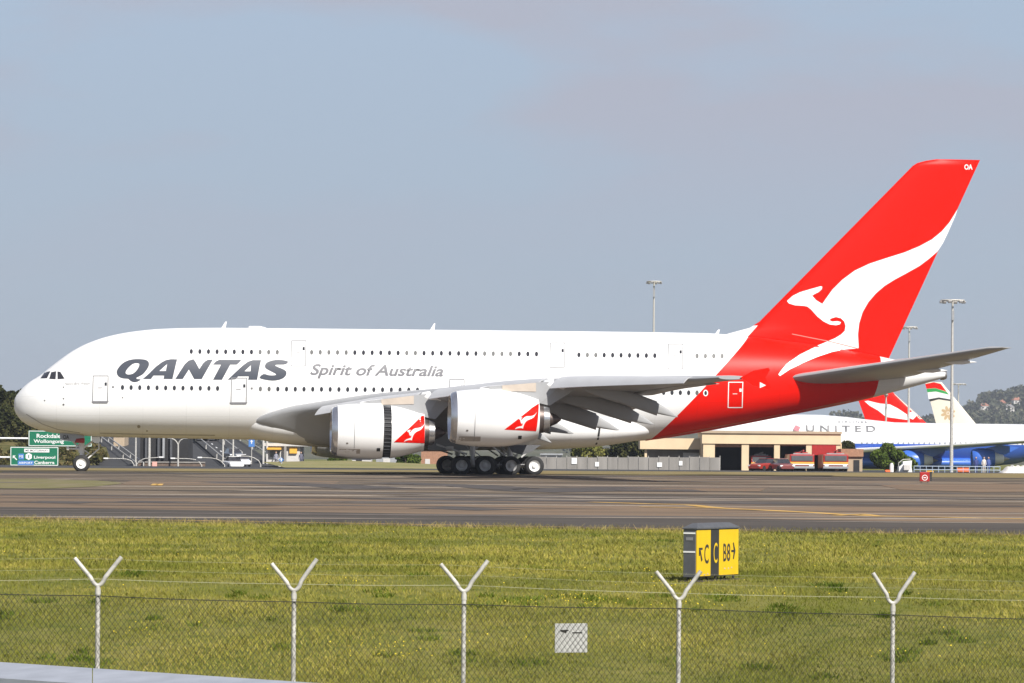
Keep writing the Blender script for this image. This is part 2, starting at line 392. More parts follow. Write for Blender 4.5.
ribbon(ppath([(590, 502.6), (690, 505.5), (718, 508.6), (800, 512.5), (868, 516.4), (1024, 519.6)]), 0.8, M['yellow_line'], 'taxiway_line', 0.034)
ribbon(ppath([(836, 516.2), (862, 514.6), (880, 517.2)]), 0.55, M['yellow_line'], 'taxiway_line', 0.038)
ribbon(ppath([(715, 508.4), (690, 508.6), (640, 507.4)]), 0.5, M['yellow_line'], 'taxiway_line', 0.038)
ribbon(ppath([(0, 518.0), (500, 526.6), (1024, 535.4)]), 0.35, M['yellow_line'], 'taxiway_edge_line', 0.036)
ribbon(ppath([(153.5, 486.0), (156, 484.2)]), 0.4, M['yellow_line'], 'taxiway_mark', 0.036)
ribbon(ppath([(158.5, 486.0), (160.5, 484.2)]), 0.4, M['yellow_line'], 'taxiway_mark', 0.036)
rt = random.Random(77)
for m_, nm, cnt, wr in ((mat('rubber_film', (0.095, 0.078, 0.062), 0.9, var=0.25, scale=0.4), 'tyre_marks', 60, (0.4, 2.6)), (mat('pale_scuff', (0.27, 0.22, 0.165), 0.85, var=0.2), 'pale_scuffs', 30, (0.5, 2.6))):
    vs = []; fs = []
    for q in range(cnt):
        y = 142 + 118 * rt.random() ** 0.8; x = rt.uniform(-0.17, 0.17) * y; ln = rt.uniform(8, 45); sl_ = rt.gauss(0.0, 0.10) + 0.03; w = rt.uniform(*wr); n = len(vs); cv = rt.gauss(0, 0.002)
        for k in range(7):
            t = k / 6 - 0.5; px_, py_ = x + ln * t, y + ln * t * sl_ + cv * (ln * t) ** 2; ww = w * (1 - (2 * t) ** 2) ** 0.5 * (0.6 + 0.8 * rt.random()) / 2; zl_ = 0.022 + 0.0001 * q + (0.004 if nm == 'tyre_marks' else 0)
            vs += [(px_, py_ - ww, gz(py_ - ww) + zl_), (px_, py_ + ww, gz(py_ + ww) + zl_)]
            if k: fs.append([n + 2 * k - 2, n + 2 * k, n + 2 * k + 1, n + 2 * k - 1])
    tag(mesh(nm, vs, fs, m_), 'long ' + ('dark' if nm == 'tyre_marks' else 'pale') + ' streaks worn into the taxiway surface', kind='stuff')
for u0, v0, u1, v1, m_ in ((560, 486, 760, 490.5, 'asphalt_tan'), (120, 480.5, 330, 485, 'asphalt_tan')):
    q = [gpt(u0, v1), gpt(u1, v1 + 1.2), gpt(u1 + 10, v0 + 1.0), gpt(u0 + 12, v0)]
    tag(mesh('asphalt_patch', [(p.x, p.y, gz(p.y) + 0.026) for p in q], [[0, 1, 2, 3]], M[m_]), kind='structure')
# worn island of dry grass on the left
isl = [gpt(u, v) for u, v in [(-40, 479.5), (40, 479), (90, 480.5), (118, 482.5), (122, 484), (95, 487), (50, 489), (-40, 489)]]
tag(mesh('grass_island', [(p.x, p.y, gz(p.y) + 0.03) for p in isl], [list(range(len(isl)))[::-1]], M['island']), kind='structure')
isl = [gpt(u, v) for u, v in [(880, 485.5), (960, 484), (1080, 484.5), (1080, 492), (980, 492.5), (900, 490)]]
tag(mesh('bare_patch', [(p.x, p.y, gz(p.y) + 0.03) for p in isl], [list(range(len(isl)))[::-1]], M['asphalt_tan']), kind='structure')
# old rubber and patch marks beside the wheels
for px in ([(380, 483), (470, 486), (520, 490), (640, 488)], [(520, 492), (600, 490.5), (700, 491)], [(230, 482), (330, 486), (380, 489)], [(120, 502), (180, 503)], [(430, 508), (500, 510.5)], [(30, 502.5), (90, 503.4)]):
    ribbon(ppath(px), random.uniform(3.0, 6.0), M['seam'], 'rubber_mark', 0.030 + 0.002 * random.random())
# ------------------------------------------------------------------ the airliner (local axes: x aft from the nose, y starboard, z up)
PSI = R(6.0); NOSE = Vector((-36.976, 252.229, 0.0)); CP, SP = math.cos(PSI), math.sin(PSI)
jet = thing('jet_airliner', 'large white four-engined double-deck airliner with a red kangaroo tail taxiing on the tarmac', 'airliner', NOSE, PSI)

def side(u, v, p=0.0):
    """photo position -> (a, z) on the lengthwise plane p metres to port of the centre line"""
    a = 30.0
    for _ in range(25):
        q = P(u, v, NOSE.y + a * SP - p * CP); a = (q.x - NOSE.x - p * SP) / CP
    return a, q.z

TOP = [side(u, v) for u, v in [(14.0, 404.5), (14.3, 400.5), (15.3, 397.5), (18.7, 392.3), (23.6, 387), (29.9, 381.8), (39.8, 375.6), (49.8, 367.6), (59.7, 360), (72, 351.4), (87, 343.6), (104.5, 337.4), (124, 333), (142, 330.5), (159, 329), (190, 328), (225, 327.8), (400, 329.4), (600, 331.5), (700, 333), (740, 335.5), (780, 340), (830, 347), (889, 358.5), (925, 367.2), (944, 371.8)]]
BOT = [side(u, v) for u, v in [(14.0, 404.5), (14.4, 409.5), (15.5, 412.5), (18.7, 418), (24.9, 423.3), (37, 429), (54.7, 433), (74.6, 435), (99.5, 436.6), (160, 438), (230, 439.3), (300, 440.5), (400, 441.5), (500, 442.5), (580, 442.5), (645, 440.5), (680, 435.8), (710, 430.6), (780, 417), (840, 405), (874, 397.2), (910, 387.6), (944, 378)]]
TOP[0] = (0.0, 4.92); BOT[0] = (0.0, 4.92)
HALF = [(0, 0.0), (0.06, 0.32), (0.2, 0.62), (0.5, 1.05), (1, 1.55), (2, 2.2), (4, 2.86), (6, 3.2), (8, 3.41), (10, 3.52), (12.5, 3.57), (46, 3.57), (50, 3.5), (54, 3.26), (58, 2.8), (62, 2.15), (66, 1.38), (69, 0.75), (70.35, 0.42)]
MID = [(0, 4.92), (3, 5.15), (8, 5.6), (14, 5.9), (44, 5.9), (52, 6.3), (60, 7.2), (66, 7.75), (70.4, 7.85)]
AEND = min(TOP[-1][0], BOT[-1][0])
def sect(a):
    return interp(a, TOP), interp(a, BOT), interp(a, HALF), interp(a, MID)
def hw(a, z):
    if a <= 0 or a >= AEND: return 0.0
    zt, zb, w, zc = sect(a); zc = min(max(zc, zb + 0.35 * (zt - zb)), zt - 0.35 * (zt - zb))
    if z >= zt or z <= zb: return 0.0
    t = (z - zc) / (zt - zc) if z > zc else (zc - z) / (zc - zb); n = 2.12 if z > zc else 2.25
    return w * (1 - t ** n) ** (1 / n)
def body(u, v):
    p = 3.2
    for _ in range(8):
        a, z = side(u, v, p); p = hw(a, z)
    return a, z

# livery: red behind a curved line, light grey behind a second one
pts = [body(756, 327), body(717, 374), body(646, 442.5)]
A3 = np.array([[1, z, z * z] for a, z in pts]); c0, c1, c2 = np.linalg.solve(A3, np.array([a for a, z in pts]))
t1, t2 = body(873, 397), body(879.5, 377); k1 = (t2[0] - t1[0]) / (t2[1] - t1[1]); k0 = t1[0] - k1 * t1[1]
def livery(name, tail_grey=True):
    m = mat(name, (0.82, 0.82, 0.81), 0.38, coat=0.0, spec=0.12)
    t = m.node_tree; b = t.nodes['Principled BSDF']; nn = t.nodes; ll = t.links
    tc = nn.new('ShaderNodeTexCoord'); sp = nn.new('ShaderNodeSeparateXYZ'); ll.new(tc.outputs['Object'], sp.inputs[0])
    def math_(op, a, b_):
        q = nn.new('ShaderNodeMath'); q.operation = op
        for s, x in ((0, a), (1, b_)):
            if isinstance(x, (int, float)): q.inputs[s].default_value = x
            else: ll.new(x, q.inputs[s])
        return q.outputs[0]
    X, Z = sp.outputs[0], sp.outputs[2]
    ln = math_('ADD', math_('ADD', math_('MULTIPLY', math_('MULTIPLY', Z, Z), float(c2)), math_('MULTIPLY', Z, float(c1))), float(c0))
    red = math_('GREATER_THAN', X, ln)
    if not tail_grey: red = math_('MAXIMUM', red, math_('GREATER_THAN', Z, float(side(756, 325)[1]) - 0.05))
    mx = nn.new('ShaderNodeMixRGB'); mx.inputs['Color1'].default_value = (0.82, 0.82, 0.81, 1); mx.inputs['Color2'].default_value = (0.72, 0.007, 0.001, 1)
    ll.new(red, mx.inputs['Fac']); out = mx.outputs[0]
    # faint panel joints every few metres
    nz = nn.new('ShaderNodeTexNoise'); nz.inputs['Scale'].default_value = 0.35; nz.inputs['Detail'].default_value = 5; ll.new(tc.outputs['Object'], nz.inputs['Vector'])
    rr = nn.new('ShaderNodeValToRGB'); rr.color_ramp.elements[0].color = (0.93, 0.93, 0.92, 1); rr.color_ramp.elements[1].color = (1, 1, 1, 1); ll.new(nz.outputs['Fac'], rr.inputs[0])
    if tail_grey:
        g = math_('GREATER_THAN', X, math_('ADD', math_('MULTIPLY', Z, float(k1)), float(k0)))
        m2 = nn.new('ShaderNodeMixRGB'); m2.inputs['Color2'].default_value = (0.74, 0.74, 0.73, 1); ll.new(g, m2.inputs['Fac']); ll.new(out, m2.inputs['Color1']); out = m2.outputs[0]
    mm = nn.new('ShaderNodeMixRGB'); mm.blend_type = 'MULTIPLY'; mm.inputs['Fac'].default_value = 1
    
    jx = math_('LESS_THAN', math_('FRACT', math_('MULTIPLY', X, 1 / 3.17), 0.0), 0.010); jz = math_('LESS_THAN', math_('FRACT', math_('MULTIPLY', Z, 1 / 1.37), 0.0), 0.020)
    jm = nn.new('ShaderNodeMixRGB'); jm.inputs['Color2'].default_value = (0.86, 0.86, 0.85, 1); ll.new(math_('MAXIMUM', jx, jz), jm.inputs['Fac']); ll.new(rr.outputs[0], jm.inputs['Color1'])
    ll.new(out, mm.inputs['Color1']); ll.new(jm.outputs[0], mm.inputs['Color2']); ll.new(mm.outputs[0], b.inputs['Base Color'])
    return m
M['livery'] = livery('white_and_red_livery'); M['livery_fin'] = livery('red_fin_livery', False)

NA, NR = 150, 96
sts = [AEND * 0.9999 * (0.5 * (k / NA) ** 2.2 + 0.5 * (k / NA)) for k in range(1, NA + 1)]
sts = [0.004, 0.015, 0.04, 0.08, 0.13, 0.2] + [s for s in sts if s > 0.24]
rings = []
for a in sts:
    zt, zb, w, zc = sect(a); zc = min(max(zc, zb + 0.35 * (zt - zb)), zt - 0.35 * (zt - zb)); rg = []
    for k in range(NR):
        th = 2 * math.pi * k / NR; c, s = math.cos(th), math.sin(th); n = 2.12 if s > 0 else 2.25
        y = w * math.copysign(abs(c) ** (2 / n), c); z = zc + (zt - zc if s > 0 else zc - zb) * math.copysign(abs(s) ** (2 / n), s)
        rg.append((a, y, z))
    rings.append(rg)
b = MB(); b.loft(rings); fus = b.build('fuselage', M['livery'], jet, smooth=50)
# exhaust of the auxiliary power unit
za, zb_ = interp(AEND, TOP), interp(AEND, BOT)
b = MB(); b.revolve([(-0.25, 0.40), (0.0, 0.39), (0.18, 0.30), (0.18, 0.24), (-0.1, 0.2)], (AEND, 0, (za + zb_) / 2), n=24); b.build('auxiliary_exhaust', M['steel'], fus, smooth=40)
# belly fairing
FZ = [(15.5, 4.35, 0.0, 0.0), (16.2, 4.2, 1.7, 0.9), (17.5, 4.0, 2.8, 1.35), (19.5, 3.85, 3.35, 1.62), (22, 3.75, 3.62, 1.75), (26, 3.7, 3.75, 1.86), (34, 3.7, 3.75, 1.88), (40, 3.65, 3.7, 1.72), (43.5, 3.6, 3.55, 1.45), (46, 3.6, 3.1, 1.08), (47.6, 3.7, 2.2, 0.7), (48.4, 3.85, 0.8, 0.25)]
rings = []
for k in range(46):
    a = 15.6 + (48.3 - 15.6) * k / 45; zc = interp(a, [(q[0], q[1]) for q in FZ]); w = interp(a, [(q[0], q[2]) for q in FZ]); h = interp(a, [(q[0], q[3]) for q in FZ])
    rings.append([(a, w * math.copysign(abs(math.cos(t)) ** 0.72, math.cos(t)), zc + h * math.copysign(abs(math.sin(t)) ** 0.72, math.sin(t))) for t in [2 * math.pi * j / 48 for j in range(48)]])
def fair(a, z):
    if a < 15.7 or a > 48.2: return 0.0
    zc = interp(a, [(q[0], q[1]) for q in FZ]); w = interp(a, [(q[0], q[2]) for q in FZ]); h = interp(a, [(q[0], q[3]) for q in FZ]); t = abs(z - zc) / h
    n = 2 / 0.72
    return w * (1 - t ** n) ** (1 / n) if t < 1 else 0.0
b = MB(); b.loft(rings); b.build('belly_fairing', M['livery'], jet, smooth=50)

# ---- fin
FLE = [side(u, v) for u, v in [(912, 166.6), (756, 325), (748, 328.6), (740, 331.2), (727, 333.4)]]   # z falling
FLE = sorted([(z, a) for a, z in FLE]); te0, te1 = side(888.5, 359), side(980, 160.0)
ztop = te1[1]; zle = side(921.7, 161)[1]
def fin_le(z):
    e = FLE[-1]
    if z > e[0]:
        t = (z - e[0]) / (ztop - e[0]); s = (FLE[-1][1] - FLE[-2][1]) / (FLE[-1][0] - FLE[-2][0])
        return e[1] + s * (z - e[0]) + 1.3 * t ** 3
    return lerp(z, [(FLE[0][0] - 2.0, FLE[0][1] - 0.5)] + FLE)
def fin_te(z): return te0[0] + (te1[0] - te0[0]) * (z - te0[1]) / (te1[1] - te0[1])
def naca(x, t): return 5 * t * (0.2969 * math.sqrt(max(x, 0)) - 0.126 * x - 0.3516 * x * x + 0.2843 * x ** 3 - 0.1036 * x ** 4)
def fin_hw(a, z):
    if z > ztop or z < 8.6: return 0.0
    l, e = fin_le(z), fin_te(z); x = (a - l) / (e - l)
    return (e - l) * naca(x, 0.085) if 0 <= x <= 1 else 0.0
XS = [0.5 * (1 - math.cos(math.pi * k / 20)) for k in range(21)]
def foil_ring(f):
    """f(x, side) -> point; runs along the upper side and back along the lower side"""
    return [f(x, 1) for x in XS] + [f(x, -1) for x in XS[-2:0:-1]]
rings = []
for k in range(41):
    z = 8.8 + (ztop - 8.8) * (1 - (1 - k / 40) ** 1.3); l, e = fin_le(z), fin_te(z); tt = 0.085 * (1 if k < 39 else 0.5)
    rings.append(foil_ring(lambda x, s: (l + x * (e - l), s * (e - l) * naca(x, tt), z)))
b = MB(); b.loft(rings); fin = b.build('tail_fin', M['livery_fin'], jet, smooth=40)
def tail_surf(a, z): return max(fin_hw(a, z), hw(a, z))

def decal(name, loops, surf, m, parent, off=0.012, step=0.15, sx=0.0):
    """painted mark: loops of (a, z) laid on the port side of surf"""
    bm = dice(flat_mesh(loops), sx, step)
    for v in bm.verts: v.co = (v.co.x, -(surf(v.co.x, v.co.y) + off), v.co.y)
    bmesh.ops.recalc_face_normals(bm, faces=bm.faces)
    return bm_obj(name, bm, m, parent, True)
def tsurf(u, v):
    p = 0.5
    for _ in range(8):
        a, z = side(u, v, p); p = tail_surf(a, z)
    return a, z
def smooth_loop(lp, n=3):
    out = []; k = len(lp)
    for i in range(k):
        p0, p1, p2, p3 = [np.array(lp[(i + j) % k], float) for j in (-1, 0, 1, 2)]
        for s in range(n):
            t = s / n; out.append(tuple(0.5 * (2 * p1 + (p2 - p0) * t + (2 * p0 - 5 * p1 + 4 * p2 - p3) * t * t + (3 * p1 - p0 - 3 * p2 + p3) * t ** 3)))
    return out
ROO = [(68,365),(90,345),(120,330),(160,318),(203,306),(210,308),(208,318),(195,330),(180,337),(169,344),(185,362),(210,377),(225,355),(250,320),(290,280),(340,243),(400,215),(470,192),(540,170),(600,145),(650,118),(690,85),(720,50),(740,18),(753,-4),(745,22),(735,45),(715,90),(695,132),(672,167),(640,195),(600,225),(550,253),(500,280),(460,305),(425,335),(395,370),(372,410),(358,455),(353,500),(356,554),(342,557),(300,560),(250,570),(190,590),(130,615),(80,640),(40,667),(33,660),(45,643),(65,620),(80,608),(120,580),(170,555),(220,532),(260,515),(285,500),(300,485),(303,465),(298,448),(285,435),(265,430),(247,435),(238,442),(250,448),(270,446),(285,450),(281,459),(265,463),(240,460),(215,448),(190,428),(165,400),(150,388),(135,385),(100,383),(75,375)]
ROO_PX = [(770 + x / 4.016, 210 + y / 4.016) for x, y in ROO]
decal('kangaroo_emblem', [[tsurf(u, v) for u, v in ROO_PX]], tail_surf, M['air_white'], fin, 0.02, 0.2, 0.5)
# pale leading edge strip, rudder joint and a light on the fin root
def az_line(name, px, w, surf, conv, m, parent, off=0.016):
    pts = [conv(*q) for q in px]; L_ = []; Rr = []
    for k, (a, z) in enumerate(pts):
        q0, q1 = pts[max(k - 1, 0)], pts[min(k + 1, len(pts) - 1)]; d = Vector((q1[0] - q0[0], q1[1] - q0[1])).normalized(); nx_, nz_ = -d.y * w / 2, d.x * w / 2
        L_.append((a + nx_, z + nz_)); Rr.append((a - nx_, z - nz_))
    return decal(name, [L_ + Rr[::-1]], surf, m, parent, off, 0.3, 0.6)
az_line('rudder_joint', [(921, 219), (893, 283), (862, 352)], 0.05, tail_surf, tsurf, M['air_red'], fin, 0.010)
az_line('panel_joint', [(792, 334), (812, 338), (830, 341.5), (858, 348.5)], 0.06, tail_surf, tsurf, mat('pale_red_joint', (0.72, 0.22, 0.18), 0.5, var=0.05), fin, 0.03)
bm, x0, x1, y0, y1 = text_bm('OA', bold=0.03)
for v in bm.verts:
    u = 964.3 + (v.co.x - x0) / (x1 - x0) * 8.2; w = 169.7 - (v.co.y - y0) / (y1 - y0) * 5.4; a, z = tsurf(u, w); v.co = (a, -(tail_surf(a, z) + 0.02), z)
bm_obj('tail_letters', bm, M['air_white'], fin)

# ---- titles
def zz(lp, ox, oy, s): return [body(ox + x / s, oy + y / s) for x, y in lp]
T1 = [[(68,225),(75,200),(95,170),(130,135),(170,112),(220,97),(270,92),(330,94),(370,102),(395,122),(400,150),(390,180),(370,210),(340,245),(300,270),(270,285),(280,297),(315,300),(295,318),(265,328),(235,328),(205,312),(185,295),(140,292),(100,280),(75,255)],
      [(160,235),(170,205),(200,170),(235,142),(270,135),(298,140),(297,165),(275,205),(245,235),(215,248),(180,250)]]
A1 = [[(335,297),(400,240),(470,170),(530,125),(575,102),(625,93),(688,95),(672,160),(640,297),(548,297),(555,262),(445,262),(420,297)], [(505,215),(585,143),(572,215)]]
N1 = [[(668,297),(720,215),(765,145),(805,108),(855,93),(875,120),(915,195),(950,140),(975,115),(1005,98),(1054,97),(940,297),(862,297),(808,200),(745,297)]]
T2 = [[(132,150),(160,118),(195,100),(425,100),(400,130),(375,150),(310,150),(225,305),(133,305),(215,150)]]
A2 = [[(283,305),(350,240),(430,165),(490,120),(540,103),(626,103),(610,170),(585,305),(493,305),(500,270),(390,270),(365,300)], [(455,218),(522,155),(518,218)]]
S2 = [[(903,118),(880,145),(830,150),(790,150),(768,158),(800,175),(860,200),(885,225),(880,260),(850,290),(800,308),(740,314),(670,305),(607,285),(650,245),(700,257),(750,260),(780,252),(760,235),(700,205),(668,180),(668,150),(690,125),(740,107),(800,100),(860,105)]]
bmT = bmesh.new()
for lps, ox, sm in ((T1, 110, 2), (A1, 110, 0), (N1, 110, 0), (T2, 200, 0), (A2, 200, 0), (S2, 200, 2)):
    loops = [zz(smooth_loop(lp, 2) if sm else lp, ox, 350, 10.24) for lp in lps]
    q = dice(flat_mesh(loops), 0, 0.15); me = bpy.data.meshes.new('letters'); q.to_mesh(me); q.free(); bmT.from_mesh(me); bpy.data.meshes.remove(me)
for v in bmT.verts: v.co = (v.co.x, -(hw(v.co.x, v.co.y) + 0.012), v.co.y)
bmesh.ops.recalc_face_normals(bmT, faces=bmT.faces)
bm_obj('airline_title', bmT, M['slate'], fus, True)
def side_text(name, txt, u0, u1, vb0, vb1, cap, m, bold=0.0, shear=0.0, space=1.0, parent=fus):
    """text on the fuselage: baseline from (u0, vb0) to (u1, vb1), cap height in pixels"""
    bm, x0, x1, y0, y1 = text_bm(txt, bold, shear, space); capu = 0.69
    pts = {}
    for v in bm.verts:
        t = (v.co.x - x0) / (x1 - x0); pts[v] = body(u0 + t * (u1 - u0), vb0 + t * (vb1 - vb0) - v.co.y / capu * cap)
    for v, (a, z) in pts.items(): v.co = (a, z, 0)
    dice(bm, 0, 0.12)
    for v in bm.verts: v.co = (v.co.x, -(hw(v.co.x, v.co.y) + 0.012), v.co.y)
    bmesh.ops.recalc_face_normals(bm, faces=bm.faces)
    return bm_obj(name, bm, m, parent, True)
side_text('slogan', 'Spirit of Australia', 310, 443.5, 374.6, 376.2, 10.4, M['mid_grey'], bold=0.026, shear=0.30)
side_text('name_lettering', 'Nancy-Bird Walton', 65, 90, 385.0, 384.6, 2.6, M['mid_grey'], shear=0.25)

# ---- cabin windows, doors, cockpit glass
def quadloop(px, n=6):
    out = []
    for (a, b_) in zip(px, px[1:] + px[:1]):
        out += [body(a[0] + (b_[0] - a[0]) * k / n, a[1] + (b_[1] - a[1]) * k / n) for k in range(n)]
    return out
def window(u, v, m, ru=1.65, rv=2.5):
    bm = bmesh.new()
    ring = []
    for k in range(14):
        a, z = body(u + ru * math.cos(2 * math.pi * k / 14), v + rv * math.sin(2 * math.pi * k / 14)); ring.append(bm.verts.new((a, -(hw(a, z) + 0.014), z)))
    f = bm.faces.new(ring)
    if f.normal.y > 0: f.normal_flip()
    return bm_obj('cabin_window', bm, m, jet)
def row(u0, u1, n, v0, v1, dark):
    for k in range(n):
        t = k / (n - 1) if n > 1 else 0
        window(u0 + t * (u1 - u0), v0 + t * (v1 - v0), M['glass_dark'] if dark(k) else M['glass_mid'])
rs = random.Random(4)
row(191.3, 277.3, 11, 351.4, 352.2, lambda k: k < 8)
row(311.6, 536.5, 27, 352.2, 354.0, lambda k: k > 4 and rs.random() < 0.8)
row(578.9, 654.8, 10, 354.8, 355.6, lambda k: rs.random() < 0.75)
row(697, 722, 4, 355.9, 356.1, lambda k: False)
row(122.5, 217.6, 12, 387.4, 388.4, lambda k: True)
row(260.4, 417.5, 19, 388.9, 389.9, lambda k: k > 1)
row(663.7, 697, 5, 392.5, 392.8, lambda k: k < 4)
window(705.6, 393.0, M['sign_white'], 2.5, 3.3); window(705.6, 393.0, M['glass_dark'], 1.35, 2.2).location = (0, -0.006, 0)
for px in ([(40.3, 378.4), (44.6, 372.2), (50.4, 371.2), (47.0, 378.2)], [(49.2, 378.8), (51.2, 372.2), (56.2, 371.2), (55.6, 379.2)], [(57.6, 379.2), (57.5, 371.4), (60.4, 371.9), (64.6, 378.6)]):
    decal('cockpit_window', [quadloop(px, 4)], hw, M['glass_dark'], jet, 0.02, 0.1, 0.15)
def door(x0, y0, x1, y1, m, wpos=(0.82, 0.32), w=0.085):
    c = [(x0, y0), (x1, y0), (x1 - 0.6, y1), (x0 - 0.6, y1)]; k = 0.85
    i = [(x0 + k, y0 + k), (x1 - k, y0 + k), (x1 - k - 0.6, y1 - k), (x0 + k - 0.6, y1 - k)]
    pan = decal('door', [quadloop(c), quadloop(i)], hw, m, jet, 0.02, 0.2)
    decal('door_window', [quadloop([(x0 + (x1 - x0) * wpos[0] + dx, y0 + (y1 - y0) * wpos[1] + dy) for dx, dy in ((-1.1, -1.6), (1.1, -1.6), (1.1, 1.6), (-1.1, 1.6))], 3)], hw, M['glass_dark'] if m is M['line_grey'] else M['sign_white'], pan, 0.024, 0.2)
    decal('door_handle', [quadloop([(x0 + (x1 - x0) * 0.3, y0 + (y1 - y0) * 0.45), (x0 + (x1 - x0) * 0.6, y0 + (y1 - y0) * 0.45), (x0 + (x1 - x0) * 0.6, y0 + (y1 - y0) * 0.47), (x0 + (x1 - x0) * 0.3, y0 + (y1 - y0) * 0.47)], 3)], hw, m, pan, 0.024, 0.2)
    return pan
for d in ((92.8, 375.4, 108.6, 402.3), (231.2, 377.6, 247.2, 403.3), (291.2, 340.2, 306.4, 366.3), (550.0, 342.4, 565.4, 367.6), (668.1, 343.6, 683.4, 369.3), (449.3, 379.0, 464.6, 404.0)): door(*d, M['line_grey'])
door(728.2, 381.8, 743.2, 408.0, M['sign_white'])
for d in ((93.2, 401.0, 108.0, 403.0), (231.0, 402.2, 246.8, 404.0)):
    decal('door_sill', [quadloop([(d[0] - 1.6, d[1]), (d[2] + 0.8, d[1]), (d[2] - 0.6, d[3]), (d[0], d[3])])], hw, M['line_grey'], jet, 0.05, 0.1)
bm_ = None
for (u, v, r) in ((113, 387, 1.2), (251.8, 388.4, 1.2), (63.5, 387.2, 0.8), (63.5, 398.6, 0.8), (63.5, 404.6, 1.0), (44.6, 400.5, 0.7), (138.7, 426.6, 1.6), (147, 431, 0.8), (122.6, 397.6, 0.7)):
    decal('static_port', [[body(u + r * math.cos(k * math.pi / 5), v + r * math.sin(k * math.pi / 5)) for k in range(10)]], hw, M['steel'], jet, 0.016, 0.3)
az_line('belly_seam', [(645.5, 443), (690, 434.6), (740, 425.4), (800, 413.5), (850, 403.6)], 0.10, hw, lambda u, v: body(u, v - 2.6), mat('pale_red_keel', (0.62, 0.10, 0.08), 0.4, var=0.1), fus, 0.02)
az_line('nose_seam', [(26, 414), (42, 424), (58, 429.6), (80, 433)], 0.06, hw, body, M['seam_grey'], fus, 0.014)
az_line('belly_line', [(100, 433.2), (150, 434.5), (215, 435.4)], 0.08, hw, body, M['seam_grey'], fus, 0.014)
# aerials on the roof
def blade(u0, v0, u1, v1, ut, vt, ut2, w=0.10):
    b = MB(); q = [side(u0, v0), side(u1, v1), side(ut2, vt), side(ut, vt)]
    b.prism([(a, -w / 2, z) for a, z in q], (0, w, 0)); b.build('aerial', M['air_white'], fus)
blade(220.7, 329, 225.3, 329, 225.4, 321.6, 226.8); blade(429.4, 331, 434.2, 331, 434, 323.4, 435.2); blade(714.6, 334.5, 718.4, 334.5, 718.2, 329.6, 719.8)
b = MB(); a0, z0 = side(247, 329); a1, _ = side(269, 329)
b.loft([[(a0 + (a1 - a0) * t, 0.75 * w * math.cos(q), interp(a0 + (a1 - a0) * t, TOP) - 0.12 + (0.28 * w) * max(0, math.sin(q)) - (0.2 if math.sin(q) < 0 else 0)) for q in [2 * math.pi * j / 20 for j in range(20)]] for t, w in ((0, 0.1), (0.05, 0.8), (0.12, 1), (0.6, 1), (0.85, 0.6), (1, 0.1))]); b.build('antenna_dome', M['air_white'], fus, smooth=50)

# ---- wings
LE = [(2.4, 17.2, 3.8), (3.2, 18.0, 3.92), (4.0, 19.6, 4.2), (5.0, 21.3, 4.5), (6.0, 22.5, 4.68), (8.0, 24.2, 4.97), (11, 26.5, 5.33), (14.4, 29.2, 5.65), (18, 31.8, 6.0), (22, 34.5, 6.28), (25.5, 36.9, 6.40), (30, 39.9, 6.45), (37.5, 44.8, 6.43), (39.5, 46.3, 6.5)]
TE = [(2.4, 36.6, 3.7), (8, 37.3, 4.3), (13.5, 38.9, 4.75), (19, 40.9, 5.15), (24, 42.7, 5.5), (26.5, 43.6, 5.75), (30, 44.9, 6.05), (35, 46.9, 6.3), (39.5, 48.7, 6.5)]
TH = [(2.4, 2.9), (3.2, 2.85), (5, 2.5), (8, 2.05), (14.4, 1.3), (25.5, 0.80), (37.5, 0.42), (39.5, 0.26)]
def wing_at(p):
    return interp(p, [(q[0], q[1]) for q in LE]), interp(p, [(q[0], q[2]) for q in LE]), lerp(p, [(q[0], q[1]) for q in TE]), lerp(p, [(q[0], q[2]) for q in TE]), interp(p, TH)
def wing_pt(p, x, s, sgn):
    l, zl, e, ze, t = wing_at(p); c = e - l
    k = min(1, max(0, (8.5 - p) / 4.0)); y = naca(x, t / c)
    w = 0.5 * t / c * (x / 0.30) ** 0.62 if x < 0.30 else y      # the root's lower side is a flat wedge that slants in to the belly
    y = y * (1.05 - 0.45 * k) if s > 0 else -(y * 0.95 * (1 - k) + 1.25 * w * k)
    return (l + x * c, sgn * p, zl + 0.28 * k * min(1, max(0, p - 3.0)) + (ze - zl) * x ** 1.15 + c * y)
